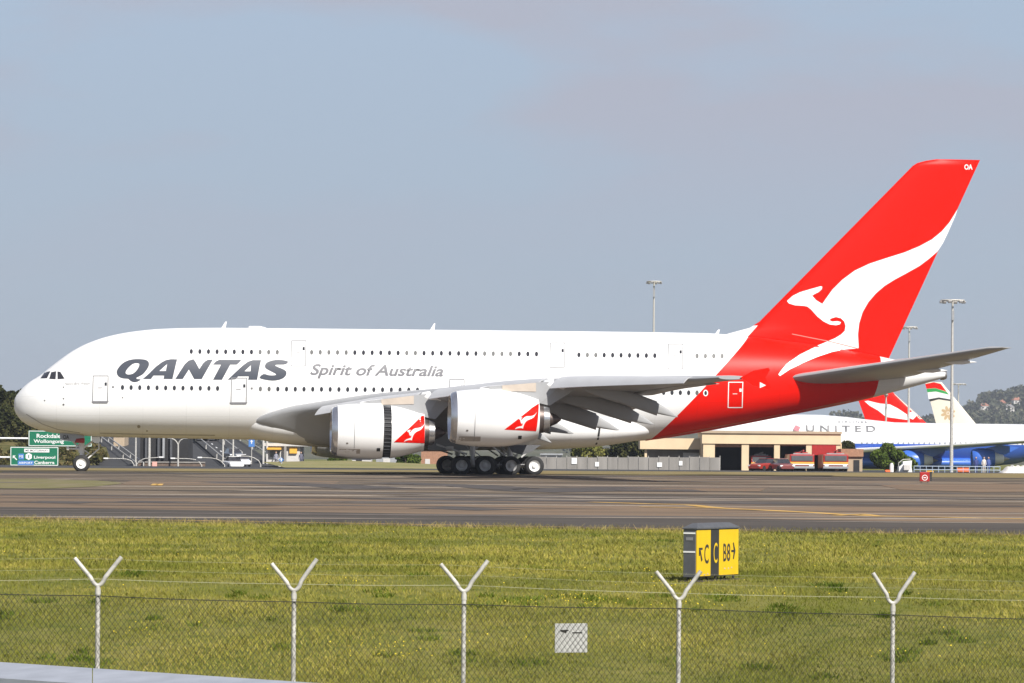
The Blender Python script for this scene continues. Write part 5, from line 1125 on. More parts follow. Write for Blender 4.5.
for lb, u, col in (('ground worker in dark blue standing right of the orange barrier', 976, (0.04, 0.06, 0.2)), ('ground worker in a pale shirt standing behind the railing', 984, (0.6, 0.55, 0.5)), ('ground worker in blue at the right end of the railing', 988.5, (0.06, 0.1, 0.3))):
    src = bpy.data.objects['person']; o = src.copy(); o.data = src.data.copy(); COL.objects.link(o); o.location = (P(u, 471, 393).x, 393, 0); o['label'] = lb; o.data.materials.clear(); o.data.materials.append(mat('work_clothing', col, 0.8, var=0.1))
    for ch in src.children: c = ch.copy(); COL.objects.link(c); c.parent = o
cs = []
b = MB(); n = 22
b.loft([[Vector((P(1000 + 44 * i / n, 470, 390).x, 390 + 2.2 * math.cos(q), -0.1 + (0.95 + 0.12 * math.sin(i * 2.3)) * math.sin(math.pi * min(1, (i + 0.4) / 6) / 2) * max(0, math.sin(q)))) for q in [math.pi * j / 9 for j in range(10)]] for i in range(n + 1)], cap=False, closed=False)
tag(b.build('covered_stack', mat('white_tarpaulin', (0.68, 0.65, 0.60), 0.8, var=0.12, scale=1.5, bump=0.4), smooth=60), 'long white tarpaulin-covered stack at the right edge of the apron', 'stack')

# ------------------------------------------------------------------ parked airliners behind
def foil(b, secs):
    b.loft([foil_ring(lambda x, s: (l + x * c, y, z + s * c * naca(x, t))) for l, y, z, c, t in secs])
# blue and white airliner, nose to the left
Y0 = 560.0; nose = P(700, 440, Y0); jb = thing('blue_white_airliner', 'parked white and blue airliner lettered UNITED behind the fire station', 'airliner', (nose.x, Y0, 0)); K = Y0 / FOC
def zj(v, u): return P(u, v, Y0).z
tp = [(0, 4.6), (0.5, 6.0), (1.6, 7.4), (4, 9.3), (7, 10.05), (12, 10.3), (20, 10.25), (27, 9.6), (32, 9.1), (60, 8.9), (70, 8.6)]; bt = [(0, 4.6), (0.5, 3.5), (2, 2.6), (5, 2.1), (10, 1.95), (48, 2.0), (60, 4.6), (70, 7.4)]; hv = [(0, 0), (0.5, 0.9), (2, 1.9), (5, 2.9), (9, 3.25), (50, 3.25), (62, 1.8), (70, 0.4)]
dz = zj(414.2, 780) - 10.3
m = mat('white_over_blue_paint', (0.8, 0.8, 0.8), 0.3, coat=0.3); q = m.node_tree; tcn = q.nodes.new('ShaderNodeTexCoord'); sp = q.nodes.new('ShaderNodeSeparateXYZ'); q.links.new(tcn.outputs['Object'], sp.inputs[0]); rp = q.nodes.new('ShaderNodeMath'); rp.operation = 'GREATER_THAN'; rp.inputs[1].default_value = zj(444.0, 900); q.links.new(sp.outputs[2], rp.inputs[0])
mxn = q.nodes.new('ShaderNodeMixRGB'); mxn.inputs['Color1'].default_value = (0.03, 0.095, 0.42, 1); mxn.inputs['Color2'].default_value = (0.8, 0.8, 0.8, 1); q.links.new(rp.outputs[0], mxn.inputs['Fac']); q.links.new(mxn.outputs[0], q.nodes['Principled BSDF'].inputs['Base Color'])
b = MB(); b.loft([[(a, interp(a, hv) * math.cos(t), dz + (interp(a, tp) + interp(a, bt)) / 2 + (interp(a, tp) - interp(a, bt)) / 2 * math.sin(t)) for t in [2 * math.pi * j / 40 for j in range(40)]] for a in [0.02, .1, .3, .6, 1, 1.6, 2.5, 4, 6, 8, 11, 15, 20, 24, 28, 32, 40, 48, 52, 56, 60, 65, 70]]); fj = b.build('fuselage', m, jb, smooth=50)
def jt(txt, u0, u1, vc, h, mm, nm='airline_title'):
    a, c = P(u0, vc, Y0 - 3.4), P(u1, vc, Y0 - 3.4); o_ = place_text(nm, txt, mm, fj, ((a.x + c.x) / 2 - nose.x, 0, (a.z + c.z) / 2), (1, 0, 0), (0, 0, 1), c.x - a.x, h, bold=0.02, space=1.6)
    for v_ in o_.data.vertices:
        zt_, zb_2 = interp(v_.co.x, tp) + dz, interp(v_.co.x, bt) + dz; v_.co.y = -(interp(v_.co.x, hv) * math.sqrt(max(0, 1 - ((v_.co.z - (zt_ + zb_2) / 2) / ((zt_ - zb_2) / 2)) ** 2)) + 0.09)
jt('UNITED', 806, 876, 428.5, 1.05, M['mid_grey']); jt('AIRLINES', 838, 868, 421.8, 0.26, M['mid_grey'], 'small_title')
b = MB(); a = P(797, 428.5, Y0 - 3.4); b.box((a.x - nose.x, -3.22, a.z), (0.9, 0.04, 0.9), rz=0, ry=0.4); b.build('emblem', mat('faded_emblem_red', (0.6, 0.25, 0.3), 0.6, var=0.1), fj)
for k in range(34):
    b = MB(); a = P(862 + 5.2 * k, 443.0, Y0 - 3.4); b.revolve([(0, 0.16), (0.02, 0.0)], (a.x - nose.x, -3.28, a.z), (0, -1, 0), 10); b.build('cabin_window', M['grey_wall'], jb)
b = MB(); foil(b, [(25.5, -3.0, 3.0, 14.5, .06), (32.5, -11, 3.5, 9.5, .055), (42, -21, 4.1, 6.2, .05), (50, -30, 4.7, 3.6, .05)]); wj = b.build('wing', mat('shade_blue_wing', (0.10, 0.18, 0.42), 0.4, var=0.06), jb, smooth=40)  # grey wing coloured blue: its shade and reflections are put into the colour
b = MB(); b.tube([(25.2, -3.0, 3.0), (32.3, -11, 3.5), (41.9, -21, 4.1), (50, -30, 4.7)], [0.42, 0.26, 0.2, 0.15], 10); b.build('leading_edge', M['air_white'], wj, smooth=60)
b = MB(); foil(b, [(27.5, 3.0, 3.6, 14.5, .12), (52, 30, 6.2, 3.6, .09)]); b.build('wing', M['air_grey'], jb, smooth=40)
b = MB(); b.loft([[(a, 3.5 * k * math.cos(t), dz + 2.5 + 1.2 * k * math.sin(t)) for t in [2 * math.pi * j / 24 for j in range(24)]] for a, k in ((20.5, .1), (21.5, .6), (24, .95), (30, 1), (44, 1), (48, .3))]); b.build('belly_fairing', M['blue_paint'], jb, smooth=50)
for u, v, yy in ((901, 460.2, -11.5), (971.5, 458.5, -20.5)):
    c = P(u, v, Y0 + yy); e = bpy.data.objects.new('engine', None); COL.objects.link(e); e.parent = jb; e.location = (c.x - nose.x, yy, c.z)
    b = MB(); b.revolve([(0.2, 1.15), (0, 1.25), (0.1, 1.4), (0.8, 1.62), (2.0, 1.66), (3.2, 1.45), (3.6, 1.25), (3.3, 1.1)], (0, 0, 0)); b.build('cowl', M['blue_paint'], e, smooth=40)
    b = MB(); b.revolve([(3.2, 1.0), (3.8, 0.98), (5.0, 0.66), (5.1, 0.55)], (0, 0, 0), n=32); b.build('nozzle', M['hub_white'], e, smooth=40); b = MB(); b.revolve([(5.0, 0.45), (6.0, 0.05)], (0, 0, 0), n=24); b.build('exhaust_plug', M['steel'], e, smooth=40)
    b = MB(); b.prism([(1.2, -0.2, 1.4), (4.5, -0.2, 2.2), (7.5, -0.2, 1.8), (5.2, -0.2, 0.6), (2.5, -0.2, 1.0)], (0, 0.4, 0)); b.build('pylon', M['blue_paint'], e)
b = MB(); foil(b, [(60, -1.2, 7.5, 7, .1), (68, -10, 8.6, 2.6, .09)]); foil(b, [(60, 1.2, 7.5, 7, .1), (68, 10, 8.6, 2.6, .09)]); b.build('tailplane', M['air_white'], jb, smooth=40)
b = MB(); b.loft([foil_ring(lambda x, s: (l + x * c, s * c * naca(x, .1), z)) for l, z, c in ((55, 8, 13), (66, 19, 5))]); b.build('tail_fin', M['blue_paint'], jb, smooth=40)
for x, y in ((8, -.5), (8, .5), (34, -2.6), (35.4, -2.6), (34, 2.6), (35.4, 2.6), (38, -1.6), (38, 1.6)):
    b = MB(); b.tube([(x, y, .6), (x, y, 3.4)], .15, 10); b.build('gear_strut', M['hub'], jb, smooth=40); b = MB(); b.revolve([(-.2, .3), (-.2, .55), (0, .6), (.2, .55), (.2, .3)], (x, y, .6), (0, 1, 0), 24, True); b.build('wheel', M['rubber'], jb, smooth=40)

fin_surf = {}
def tail_jet(label, Yt, le, te, base_v, mfun, body_m):
    """parked airliner facing right: fin outline le[(u,v) bottom, top], te[...], the hull behind the nearer airliner"""
    o = P(te[0][0], base_v, Yt); t = thing('parked_airliner', label, 'airliner', (o.x, Yt, 0)); zt = P(le[1][0], le[1][1], Yt).z; zb = P(le[0][0], base_v, Yt).z
    b = MB(); rg = []
    zs = [zb - 1.5 + (zt - zb + 1.5) * k / 14 for k in range(15)]
    l0, l1, e0, e1 = P(*le[0], Yt), P(*le[1], Yt), P(*te[0], Yt), P(*te[1], Yt)
    for z in zs:
        l = l0.x + (l1.x - l0.x) * (z - l0.z) / (l1.z - l0.z) - o.x; e = e0.x + (e1.x - e0.x) * (z - e0.z) / (e1.z - e0.z) - o.x
        rg.append(foil_ring(lambda x, s: (l + x * (e - l), s * abs(l - e) * naca(x, .09), z)))
    b.loft(rg); fin_ = b.build('tail_fin', mfun, t, smooth=40)
    b = MB(); w = 3.0; b.loft([[(x, w * k * math.cos(q), 4.7 + zo + 2.6 * k * math.sin(q)) for q in [2 * math.pi * j / 28 for j in range(28)]] for x, k, zo in ((-6, .08, 1.6), (0, .5, 1.0), (8, .9, .3), (16, 1, 0), (40, 1, 0), (46, .85, -.1), (50, .45, -.4), (51.5, .05, -.7))]); b.build('fuselage', body_m, t, smooth=50)
    b = MB()
    for s in (-1, 1): foil(b, [(24, s * 2.5, 3.4, 8, .12), (16, s * 22, 5, 2.2, .1)][::1])
    b.build('wing', M['air_grey'], t, smooth=40)
    b = MB()
    for s in (-1, 1): foil(b, [(0, s * 1, 6.2, 4.5, .1), (-4, s * 9, 7, 1.8, .1)])
    b.build('tailplane', M['air_white'], t, smooth=40)
    for x, y in ((22, -3), (22, 3), (44, 0)): b = MB(); b.tube([(x, y, .5), (x, y, 3)], .15, 8); b.revolve([(-.3, .3), (-.3, .5), (0, .55), (.3, .5), (.3, .3)], (x, y, .55), (0, 1, 0), 20, True); b.build('landing_gear', M['rubber'], t, smooth=40)
    def surf(x, z):
        l = l0.x + (l1.x - l0.x) * (z - l0.z) / (l1.z - l0.z) - o.x; e = e0.x + (e1.x - e0.x) * (z - e0.z) / (e1.z - e0.z) - o.x; q = (x - l) / (e - l)
        return abs(l - e) * naca(min(1, max(0, q)), .09)
    o = o.copy(); fin_surf[fin_.name] = surf
    return t, fin_, o
def fin_poly(name, px, Yt, o, m, par, th=0.0):
    pts = [P(*q, Yt - 0.3) for q in px]; bm = dice(flat_mesh([[(p.x - o.x, p.z) for p in pts]]), 0.4, 0.4); sf = fin_surf[par.name]
    for v in bm.verts: v.co = (v.co.x, -(sf(v.co.x, v.co.y) + 0.015 + th), v.co.y)
    bmesh.ops.recalc_face_normals(bm, faces=bm.faces); return bm_obj(name, bm, m, par)
Yt = 640; t, fn, o = tail_jet('parked airliner whose red tail with a white kangaroo shows left of the beige tail', Yt, [(923, 420), (891.5, 391)], [(865.5, 420), (855, 391)], 420, M['air_red'], M['air_white'])
fin_poly('kangaroo_emblem', [(864.5, 401.2), (868, 400.6), (880, 403.5), (890, 404.4), (898, 408.5), (907, 414.5), (907.5, 420), (886, 417), (878, 410.5), (870, 406)], Yt, o, M['air_white'], fn)
fin_poly('emblem_paw', [(909, 412.5), (914, 411.3), (917.5, 414.5), (913, 419.6), (909, 418)], Yt, o, M['air_white'], fn)
fin_poly('leading_edge', [(893.5, 393.3), (895.6, 394.6), (922.5, 419), (919.6, 419)], Yt, o, mat('pale_leading_edge', (0.75, 0.5, 0.42), 0.5, var=0.05), fn, 0.01)
Yt = 660; t, fn, o = tail_jet('parked airliner with a beige tail, tricolour stripes and a tan crest', Yt, [(974, 421.5), (941.5, 382)], [(935.5, 421.5), (925.2, 382)], 421.5, M['sand'], M['sand'])
fin_poly('red_stripe', [(925.4, 384), (934, 382.2), (941, 384), (946.5, 391.5), (935.5, 388), (926.6, 388.6)], Yt, o, M['air_red'], fn)
fin_poly('green_stripe', [(926.8, 388.8), (935.5, 388.2), (946.6, 391.8), (949, 394.6), (936, 391.4), (927.6, 392.2)], Yt, o, M['flag_green'], fn, 0.006)
fin_poly('white_stripe', [(927.7, 392.4), (936, 391.6), (949.2, 394.8), (951, 399.4), (938.8, 397.3), (928.8, 399.2)], Yt, o, M['sign_white'], fn, 0.012)
fin_poly('black_stripe', [(928.9, 399.4), (938.8, 397.5), (951, 399.6), (951.4, 401.2), (939, 399.2), (930, 401.5)], Yt, o, M['sign_black'], fn, 0.018)
petal = [(0.25 + 0.95 * (0.5 - 0.5 * math.cos(math.pi * k / 6)) if k <= 6 else 0.25 + 0.95 * (0.5 - 0.5 * math.cos(math.pi * (12 - k) / 6)), (1 if k <= 6 else -1) * 0.24 * math.sin(math.pi * (k if k <= 6 else 12 - k) / 6)) for k in range(12)]
bmx = bmesh.new(); c = P(948, 413.2, Yt)
for k in range(8):
    an = k * math.pi / 4 + 0.3
    q = dice(flat_mesh([[(c.x - o.x + 1.2 * (x * math.cos(an) - y * math.sin(an)), c.z + 1.2 * (x * math.sin(an) + y * math.cos(an))) for x, y in petal]]), 0.4, 0.4); me_ = bpy.data.meshes.new('petal'); q.to_mesh(me_); q.free(); bmx.from_mesh(me_); bpy.data.meshes.remove(me_)
q = dice(flat_mesh([[(c.x - o.x + 0.2 * math.cos(k * math.pi / 6), c.z + 0.2 * math.sin(k * math.pi / 6)) for k in range(12)]]), 0.4, 0.4); me_ = bpy.data.meshes.new('petal'); q.to_mesh(me_); q.free(); bmx.from_mesh(me_); bpy.data.meshes.remove(me_)
for v in bmx.verts: v.co = (v.co.x, -(fin_surf[fn.name](v.co.x, v.co.y) + 0.02), v.co.y)
bm_obj('crest', bmx, M['tan_emblem'], fn)

# ------------------------------------------------------------------ light masts
def mast(label, u, vt, Y, wpx, r=0.15):
    p = P(u, 470, Y); zt = P(u, vt, Y).z; t = thing('light_mast', label, 'light mast', (p.x, Y, 0), 0, 'apron light masts'); W_ = wpx * Y / FOC
    b = MB(); b.tube([(0, 0, -0.2), (0, 0, zt * 0.5), (0, 0, zt)], [r * 1.5, r * 1.2, r * 0.8], 12); b.build('pole', M['galv'], t, smooth=40)
    b = MB(); b.tube([(W_ / 2 * math.cos(q), 1.0 * math.sin(q), zt - 0.1) for q in [2 * math.pi * j / 20 for j in range(21)]], 0.10, 8, False); b.tube([(-W_ / 2, 0, zt - 0.1), (W_ / 2, 0, zt - 0.1)], 0.1, 8); b.tube([(0, -1, zt - 0.1), (0, 1, zt - 0.1)], 0.08, 8); b.build('head_ring', M['galv'], t, smooth=40)
    for k in range(6):
        q = 2 * math.pi * k / 6 + 0.2; b = MB(); b.box((W_ / 2 * math.cos(q), math.sin(q), zt - 0.3), (W_ * 0.16, 0.5, 0.28), bev=0.04); b.build('floodlight', M['steel'], t)
    b = MB(); b.box((0, -0.3, zt - 1.9), (0.3, 0.3, 1.1)); b.build('winch_box', M['grey_wall'], t)
mast('tallest light mast on the right, standing on the apron before the blue airliner', 951.3, 299.6, 400, 23)
mast('light mast just right of the large red tail', 908.2, 326.5, 560, 15)
mast('light mast rising above the middle of the white fuselage', 652.6, 281.0, 520, 14)
mast('thin light mast in front of the distant red tail', 885.5, 394, 600, 3, 0.16)
mast('faint far light mast right of the tallest one', 957.8, 383.5, 900, 14, 0.2)

# red no-entry box on the taxiway edge
q = gpt(924.5, 483.2); s = q.y / FOC; t = thing('no_entry_marker', 'small red box with a white no-entry ring at the far taxiway edge', 'airfield sign', (q.x, q.y, gz(q.y))); w_, h_ = 9.6 * s, 9.4 * s
b = MB(); b.box((0, 0, 0.12 + h_ / 2), (w_, 0.32, h_), bev=0.03); b.build('face', M['sign_red'], t)
b = MB(); b.box((w_ / 2 + 0.08, 0.1, 0.12 + h_ / 2), (0.16, 0.34, h_ * 0.96)); b.build('case', M['sign_black'], t)
b = MB(); r0, r1, zc = w_ * 0.30, w_ * 0.23, 0.12 + h_ * 0.40
for k in range(24):
    a0, a1 = 2 * math.pi * k / 24, 2 * math.pi * (k + 1) / 24; b.add([(rr * math.cos(a) , -0.168, zc + rr * math.sin(a)) for a, rr in ((a0, r0), (a1, r0), (a1, r1), (a0, r1))], [[0, 1, 2, 3]])
b.box((0, -0.165, zc), (r1 * 1.2, 0.012, r1 * 0.42)); b.build('no_entry_symbol', M['sign_white'], t)
b = MB()
for x in (-w_ * .35, w_ * .35): b.tube([(x, 0, -0.05), (x, 0, 0.16)], 0.04, 8)
b.build('leg', M['galv'], t)
# ------------------------------------------------------------------ taxiway guidance sign on the grass
YS = 75.0; c0_ = P(696, 577.6, YS); ANG = R(60); Ls = 2.12; Hs = 1.065; Ds = 0.30
z0_ = c0_.z - gz(YS)
ts = thing('taxiway_sign', 'yellow and black taxiway sign lettered C and B8 standing on the grass', 'airfield sign', (c0_.x, YS, gz(YS)), ANG)
b = MB(); b.box((Ls / 2, Ds / 2 + 0.02, z0_ + Hs / 2), (Ls, Ds, Hs), bev=0.012); b.loft([[(-0.02 + e_, -0.02 + f_, z_), (Ls + 0.02 - e_, -0.02 + f_, z_), (Ls + 0.02 - e_, Ds + 0.04 - f_, z_), (-0.02 + e_, Ds + 0.04 - f_, z_)] for e_, f_, z_ in ((0, 0, z0_ + Hs), (0, 0, z0_ + Hs + 0.03), (0.28, 0.12, z0_ + Hs + 0.13))]); cs_ = b.build('sign_case', M['sign_case'], ts)
f0, f1 = (710.5 - 696) / 43.5 * Ls, (719.0 - 696) / 43.5 * Ls
for nm, a, c, m in (('yellow_panel', 0.03, f0, 'sign_yellow'), ('black_panel', f0, f1, 'sign_black'), ('yellow_panel', f1, Ls - 0.02, 'sign_yellow')):
    b = MB(); b.box(((a + c) / 2, 0.012, z0_ + Hs / 2), (c - a - 0.004, 0.03, Hs - 0.05)); b.build(nm, M[m], ts)
def fs_(x): return (x - 245) / 295 * Ls
def fz_(y): return z0_ + Hs * (1 - (y - 197) / 325)
def letter(txt, x0, x1, y0, y1, m, bold=0.012):
    place_text('lettering', txt, m, ts, ((fs_(x0) + fs_(x1)) / 2, -0.007, (fz_(y0) + fz_(y1)) / 2), (1, 0, 0), (0, 0, 1), fs_(x1) - fs_(x0), abs(fz_(y0) - fz_(y1)), bold=bold)
letter('C', 299, 329, 300, 432, M['sign_black']); letter('C', 363, 389, 292, 430, M['sign_yellow'], 0.0); letter('B', 430, 452, 300, 422, M['sign_black']); letter('8', 455, 479, 300, 422, M['sign_black'])
def arrow_poly(pts, name='arrow'):
    b = MB(); b.prism([(fs_(x), -0.005, fz_(y)) for x, y in pts], (0, -0.006, 0)); b.build(name, M['sign_black'], ts)
arrow_poly([(262, 322), (286, 322), (286, 336), (272, 336), (286, 405), (278, 416), (268, 348), (268, 375), (262, 378)])
arrow_poly([(486, 346), (503, 346), (497, 298), (502, 294), (514, 352), (503, 410), (498, 406), (503, 360), (486, 360)])
for y in (212, 338):
    b = MB(); b.box((-0.004, Ds / 2 + 0.02, fz_(y + 12)), (0.012, Ds * 0.96, 0.035)); b.build('end_stripe', M['sign_white'], ts)
b = MB(); b.box((-0.004, Ds / 2 + 0.02, fz_(262)), (0.012, Ds * 0.55, 0.07)); b.build('rating_plate', M['line_grey'], ts)
b = MB()
for x, z in ((440, 470), (466, 470), (488, 466), (300, 506), (322, 500)): b.box((fs_(x), -0.008, fz_(z)), (0.05, 0.004, 0.03))
b.build('scuff_mark', M['pylon'], ts)
b = MB()
for x in (0.15, Ls * 0.5, Ls - 0.15):
    for y in (0.06, Ds - 0.02): b.tube([(x, y, -0.1), (x, y, z0_ + 0.03)], 0.03, 8)
b.build('leg', M['sign_black'], ts)
b = MB(); b.box((Ls / 2, Ds / 2, -0.03), (Ls + 0.2, Ds + 0.2, 0.08)); b.build('base_slab', M['shoulder'], ts)

# ------------------------------------------------------------------ perimeter fence
POSTS = [(-112, 586, 48.6, None), (98, 584, 50.0, ((74.5, 558), (121.5, 557))), (294, 589, 50.9, ((271.5, 563.5), (317, 559))), (464, 590, 51.6, ((440.5, 564), (488, 560.5))), (679, 598, 52.6, ((656, 571.5), (701, 571))), (893, 602, 53.6, ((873, 573), (915, 572))), (1110, 606, 54.6, None)]
WIRE = [590, 595.6, 601.6, 604.2, 608.2, 614.6, 620]
pf = thing('perimeter_fence', 'chain-link airport fence with Y-topped galvanised posts in the foreground', 'fence', (P(464, 590, 51.6).x, 51.6, -3.0)); O_ = Vector(pf.location)
base = []; tops = []
for k, (u, v, Y, arms) in enumerate(POSTS):
    p = P(u, v, Y) - O_; w = P(u, WIRE[k], Y) - O_; base.append(p); tops.append(w)
    b = MB(); b.tube([(p.x, p.y, -0.2), (p.x, p.y, p.z - 0.03)], 0.036, 14)
    po = b.build('fence_post', M['galv'], pf, smooth=50)
    if arms is None: arms = ((u - 24, v - 27), (u + 23, v - 28))
    l, r = P(*arms[0], Y) - O_, P(*arms[1], Y) - O_
    pp_ = p + Vector((0, 0, -0.035)); path = [l, l.lerp(pp_, 0.45), l.lerp(pp_, 0.68), pp_ + Vector((-0.085, 0, 0.082)), pp_ + Vector((-0.055, 0, 0.042)), pp_ + Vector((-0.026, 0, 0.020)), pp_ + Vector((0, 0, 0.013)), pp_ + Vector((0.026, 0, 0.020)), pp_ + Vector((0.055, 0, 0.042)), pp_ + Vector((0.085, 0, 0.082)), r.lerp(pp_, 0.68), r.lerp(pp_, 0.45), r]
    b = MB(); b.tube(path, 0.032, 12); b.build('barbed_wire_arm', M['galv'], po, smooth=50)
    b = MB(); b.revolve([(-0.05, 0.042), (0.03, 0.042)], (p.x, p.y, p.z - 0.10), (0, 0, 1), 14, True); b.build('post_collar', M['galv'], po, smooth=40)
DW, DH, WR = 0.087, 0.117, 0.0036
V = []; F = []
def seg(p, q, r):
    d = (q - p).normalized(); x = d.cross(Vector((0, 1, 0))).normalized(); y = d.cross(x); n = len(V)
    for c in (p, q):
        for j in range(3): V.append(c + (x * math.cos(2.094 * j) + y * math.sin(2.094 * j)) * r)
    for j in range(3): F.append([n + j, n + (j + 1) % 3, n + 3 + (j + 1) % 3, n + 3 + j])
gr = random.Random(3)
def zsurf(k, t): return tops[k].lerp(tops[k + 1], t)
for k in range(len(POSTS) - 1):
    A, B = tops[k], tops[k + 1]; Lb = Vector((B.x - A.x, B.y - A.y, 0)).length; nrow = int(round((A.z - 0.12) / DH)); ncol = int(round(Lb / DW))
    def pt(i, j, side):
        """wire crossing i (column), j (row from the top)"""
        t = min(1, max(0, i / ncol)); a = A.lerp(B, t); z = a.z + (0.12 - a.z) * j / nrow
        return Vector((a.x, a.y - 0.045 + 0.003 * side + 0.012 * math.sin(i * 0.37 + j * 0.5), z))
    for i in range(-nrow, ncol + nrow + 1):
        for sd in (1, -1):
            for j in range(nrow):
                i0, i1 = i + sd * j, i + sd * (j + 1)
                if not (0 <= min(i0, i1) and max(i0, i1) <= ncol): continue
                seg(pt(i0, j, sd), pt(i1, j + 1, sd), WR)
mesh('chain_link', V, F, M['wire_dark'], pf)
b = MB()
for k in range(len(POSTS) - 1): b.tube([zsurf(k, t / 8) + Vector((0, -0.05, -0.018 * math.sin(math.pi * t / 8))) for t in range(9)], 0.0065, 6)
b.build('top_wire', M['wire_dark'], pf)
def strand(off, r, m, name='barbed_wire'):
    b = MB()
    for k in range(len(POSTS) - 1):
        A, B = base[k] + off, base[k + 1] + off; pts = [A.lerp(B, t / 10) + Vector((0, 0, -0.012 * math.sin(math.pi * t / 10))) for t in range(11)]; b.tube(pts, r, 5)
        n = int((B - A).length / 0.15)
        for q in range(1, n): c = A.lerp(B, q / n) + Vector((0, 0, -0.012 * math.sin(math.pi * q / n))); b.tube([c + Vector((-0.008, 0, -0.022)), c + Vector((0.008, 0, 0.022))], r * 0.6, 3); b.tube([c + Vector((0.008, -0.015, 0.015)), c + Vector((-0.008, 0.015, -0.015))], r * 0.6, 3)
    return b.build(name, m, pf)
strand(Vector((0, -0.03, 0.075)), 0.0034, M['wire_light'])
for off in (Vector((-0.33, 0.04, 0.38)), Vector((0.17, 0.04, 0.22))): strand(off, 0.0014, M['wire_light'])
# board wired to the mesh
Yb = 52.05; a, c = P(554, 653, Yb), P(588.5, 624, Yb); o_ = Vector(((a.x + c.x) / 2, Yb + 0.13, (a.z + c.z) / 2))
fb = thing('fence_board', 'small pale notice board wired behind the chain-link mesh between two posts', 'notice', o_, R(17)); w_, h_ = c.x - a.x, c.z - a.z
b = MB(); b.box((0, 0, 0), (w_, 0.012, h_), bev=0.005); b.build('panel', mat('weathered_white_panel', (0.42, 0.42, 0.40), 0.6, var=0.06, scale=6), fb)
b = MB(); b.box((-w_ * 0.24, -0.008, h_ * 0.23), (0.10, 0.004, 0.03), ry=0.3); b.box((-w_ * 0.18, -0.008, h_ * 0.26), (0.09, 0.004, 0.022)); b.box((w_ * 0.18, -0.008, h_ * 0.18), (0.16, 0.004, 0.018)); b.build('faded_print', M['wire_dark'], fb)

# ------------------------------------------------------------------ parapet at the lower left
pa = thing('parapet', 'pale blue-grey concrete parapet across the lower left corner', 'wall', (P(0, 662, 20).x, 20, -0.85)); O2 = Vector(pa.location)
fl, fr = P(0, 662, 20.0), P(293, 681.4, 18.6); nl, nr_ = P(0, 678.2, 19.35), P(293, 697.6, 17.95); dl = fl - fr
f_ = [fl + dl * 3, fr - dl * 6]; n_ = [nl + (nl - nr_) * 3, nr_ - (nl - nr_) * 6]
b = MB(); k = 12
for i in range(k):
    t0, t1 = i / k, (i + 1) / k - 0.0003
    A, B, Cc, D = f_[0].lerp(f_[1], t0), f_[0].lerp(f_[1], t1), n_[0].lerp(n_[1], t1), n_[0].lerp(n_[1], t0); dn = Vector((0, 0, -0.14))
    vs = [q - O2 for q in (A, B, Cc, D, A + dn, B + dn, Cc + dn, D + dn)]; b.add(vs, [[3, 2, 1, 0], [4, 5, 6, 7], [0, 1, 5, 4], [2, 3, 7, 6], [1, 2, 6, 5], [3, 0, 4, 7]])
b.build('coping', M['concrete'], pa)
b = MB(); A, B, Cc, D = [q - O2 + Vector((0, dy, -0.135)) for q, dy in ((f_[0], -0.06), (f_[1], -0.06), (n_[1], 0.06), (n_[0], 0.06))]; lo_ = [Vector((q.x, q.y, -0.3)) for q in (A, B, Cc, D)]
b.add([A, B, Cc, D] + lo_, [[3, 2, 1, 0], [4, 5, 6, 7], [0, 1, 5, 4], [2, 3, 7, 6], [1, 2, 6, 5], [3, 0, 4, 7]]); b.build('wall', mat('grey_parapet_face', (0.27, 0.29, 0.33), 0.75, var=0.12, scale=3), pa)

# ------------------------------------------------------------------ grass, weeds and flowers
def gedge(x): return E_grass[0] + (E_grass[1] - E_grass[0]) * (x + 40) / 80
def blades(n, y0, y1, hmin, hmax, w0, seed, clump=None, spread=0.0):
    g = np.random.default_rng(seed)
    if clump is None:
        y = y0 * (y1 / y0) ** g.random(n * 2); x = (g.random(n * 2) * 2 - 1) * (0.165 * y + 1.5); e = E_grass[0] + (E_grass[1] - E_grass[0]) * (x + 40) / 80
        k = np.where(y < e - 0.05)[0][:n]; x, y = x[k], y[k]
        # patchy density
        q = 0.5 + 0.5 * np.sin(x * 1.3 + 2.0 * np.sin(y * 0.35)) * np.sin(y * 0.55 + 1.7 * np.sin(x * 0.5)); k = np.where(g.random(len(x)) < 0.45 + 0.55 * q)[0]; x, y, q = x[k], y[k], q[k]
        hs = 0.6 + 0.6 * q
    else:
        c = np.repeat(np.array(clump), n, 0); r = np.sqrt(g.random(len(c))) * spread; t = g.random(len(c)) * 6.283; x, y = c[:, 0] + r * np.cos(t), c[:, 1] + r * np.sin(t); hs = np.ones(len(x))
    z = np.interp(y, [p[0] for p in PROFILE], [p[1] for p in PROFILE]); n = len(x)
    h = g.uniform(hmin, hmax, n) * hs; w = w0 * g.uniform(0.6, 1.4, n); a = g.random(n) * 6.283; lx, ly = g.normal(0, 0.75, n) * h, g.normal(0, 0.75, n) * h
    dx, dy = np.cos(a) * w, np.sin(a) * w
    return np.stack([np.stack([x - dx, y - dy, z - 0.02], 1), np.stack([x + dx, y + dy, z - 0.02], 1), np.stack([x + lx + dx * 0.25, y + ly + dy * 0.25, z + h], 1), np.stack([x + lx - dx * 0.25, y + ly - dy * 0.25, z + h * 0.97], 1)], 1).reshape(-1, 3)
gv = np.concatenate([blades(260000, 50.5, 84, 0.03, 0.08, 0.009, 1), blades(150000, 80, 142, 0.04, 0.12, 0.014, 2)])
tag(quads('grass', gv, M['blade']), 'mown yellow-green grass between the fence and the taxiway', kind='stuff')
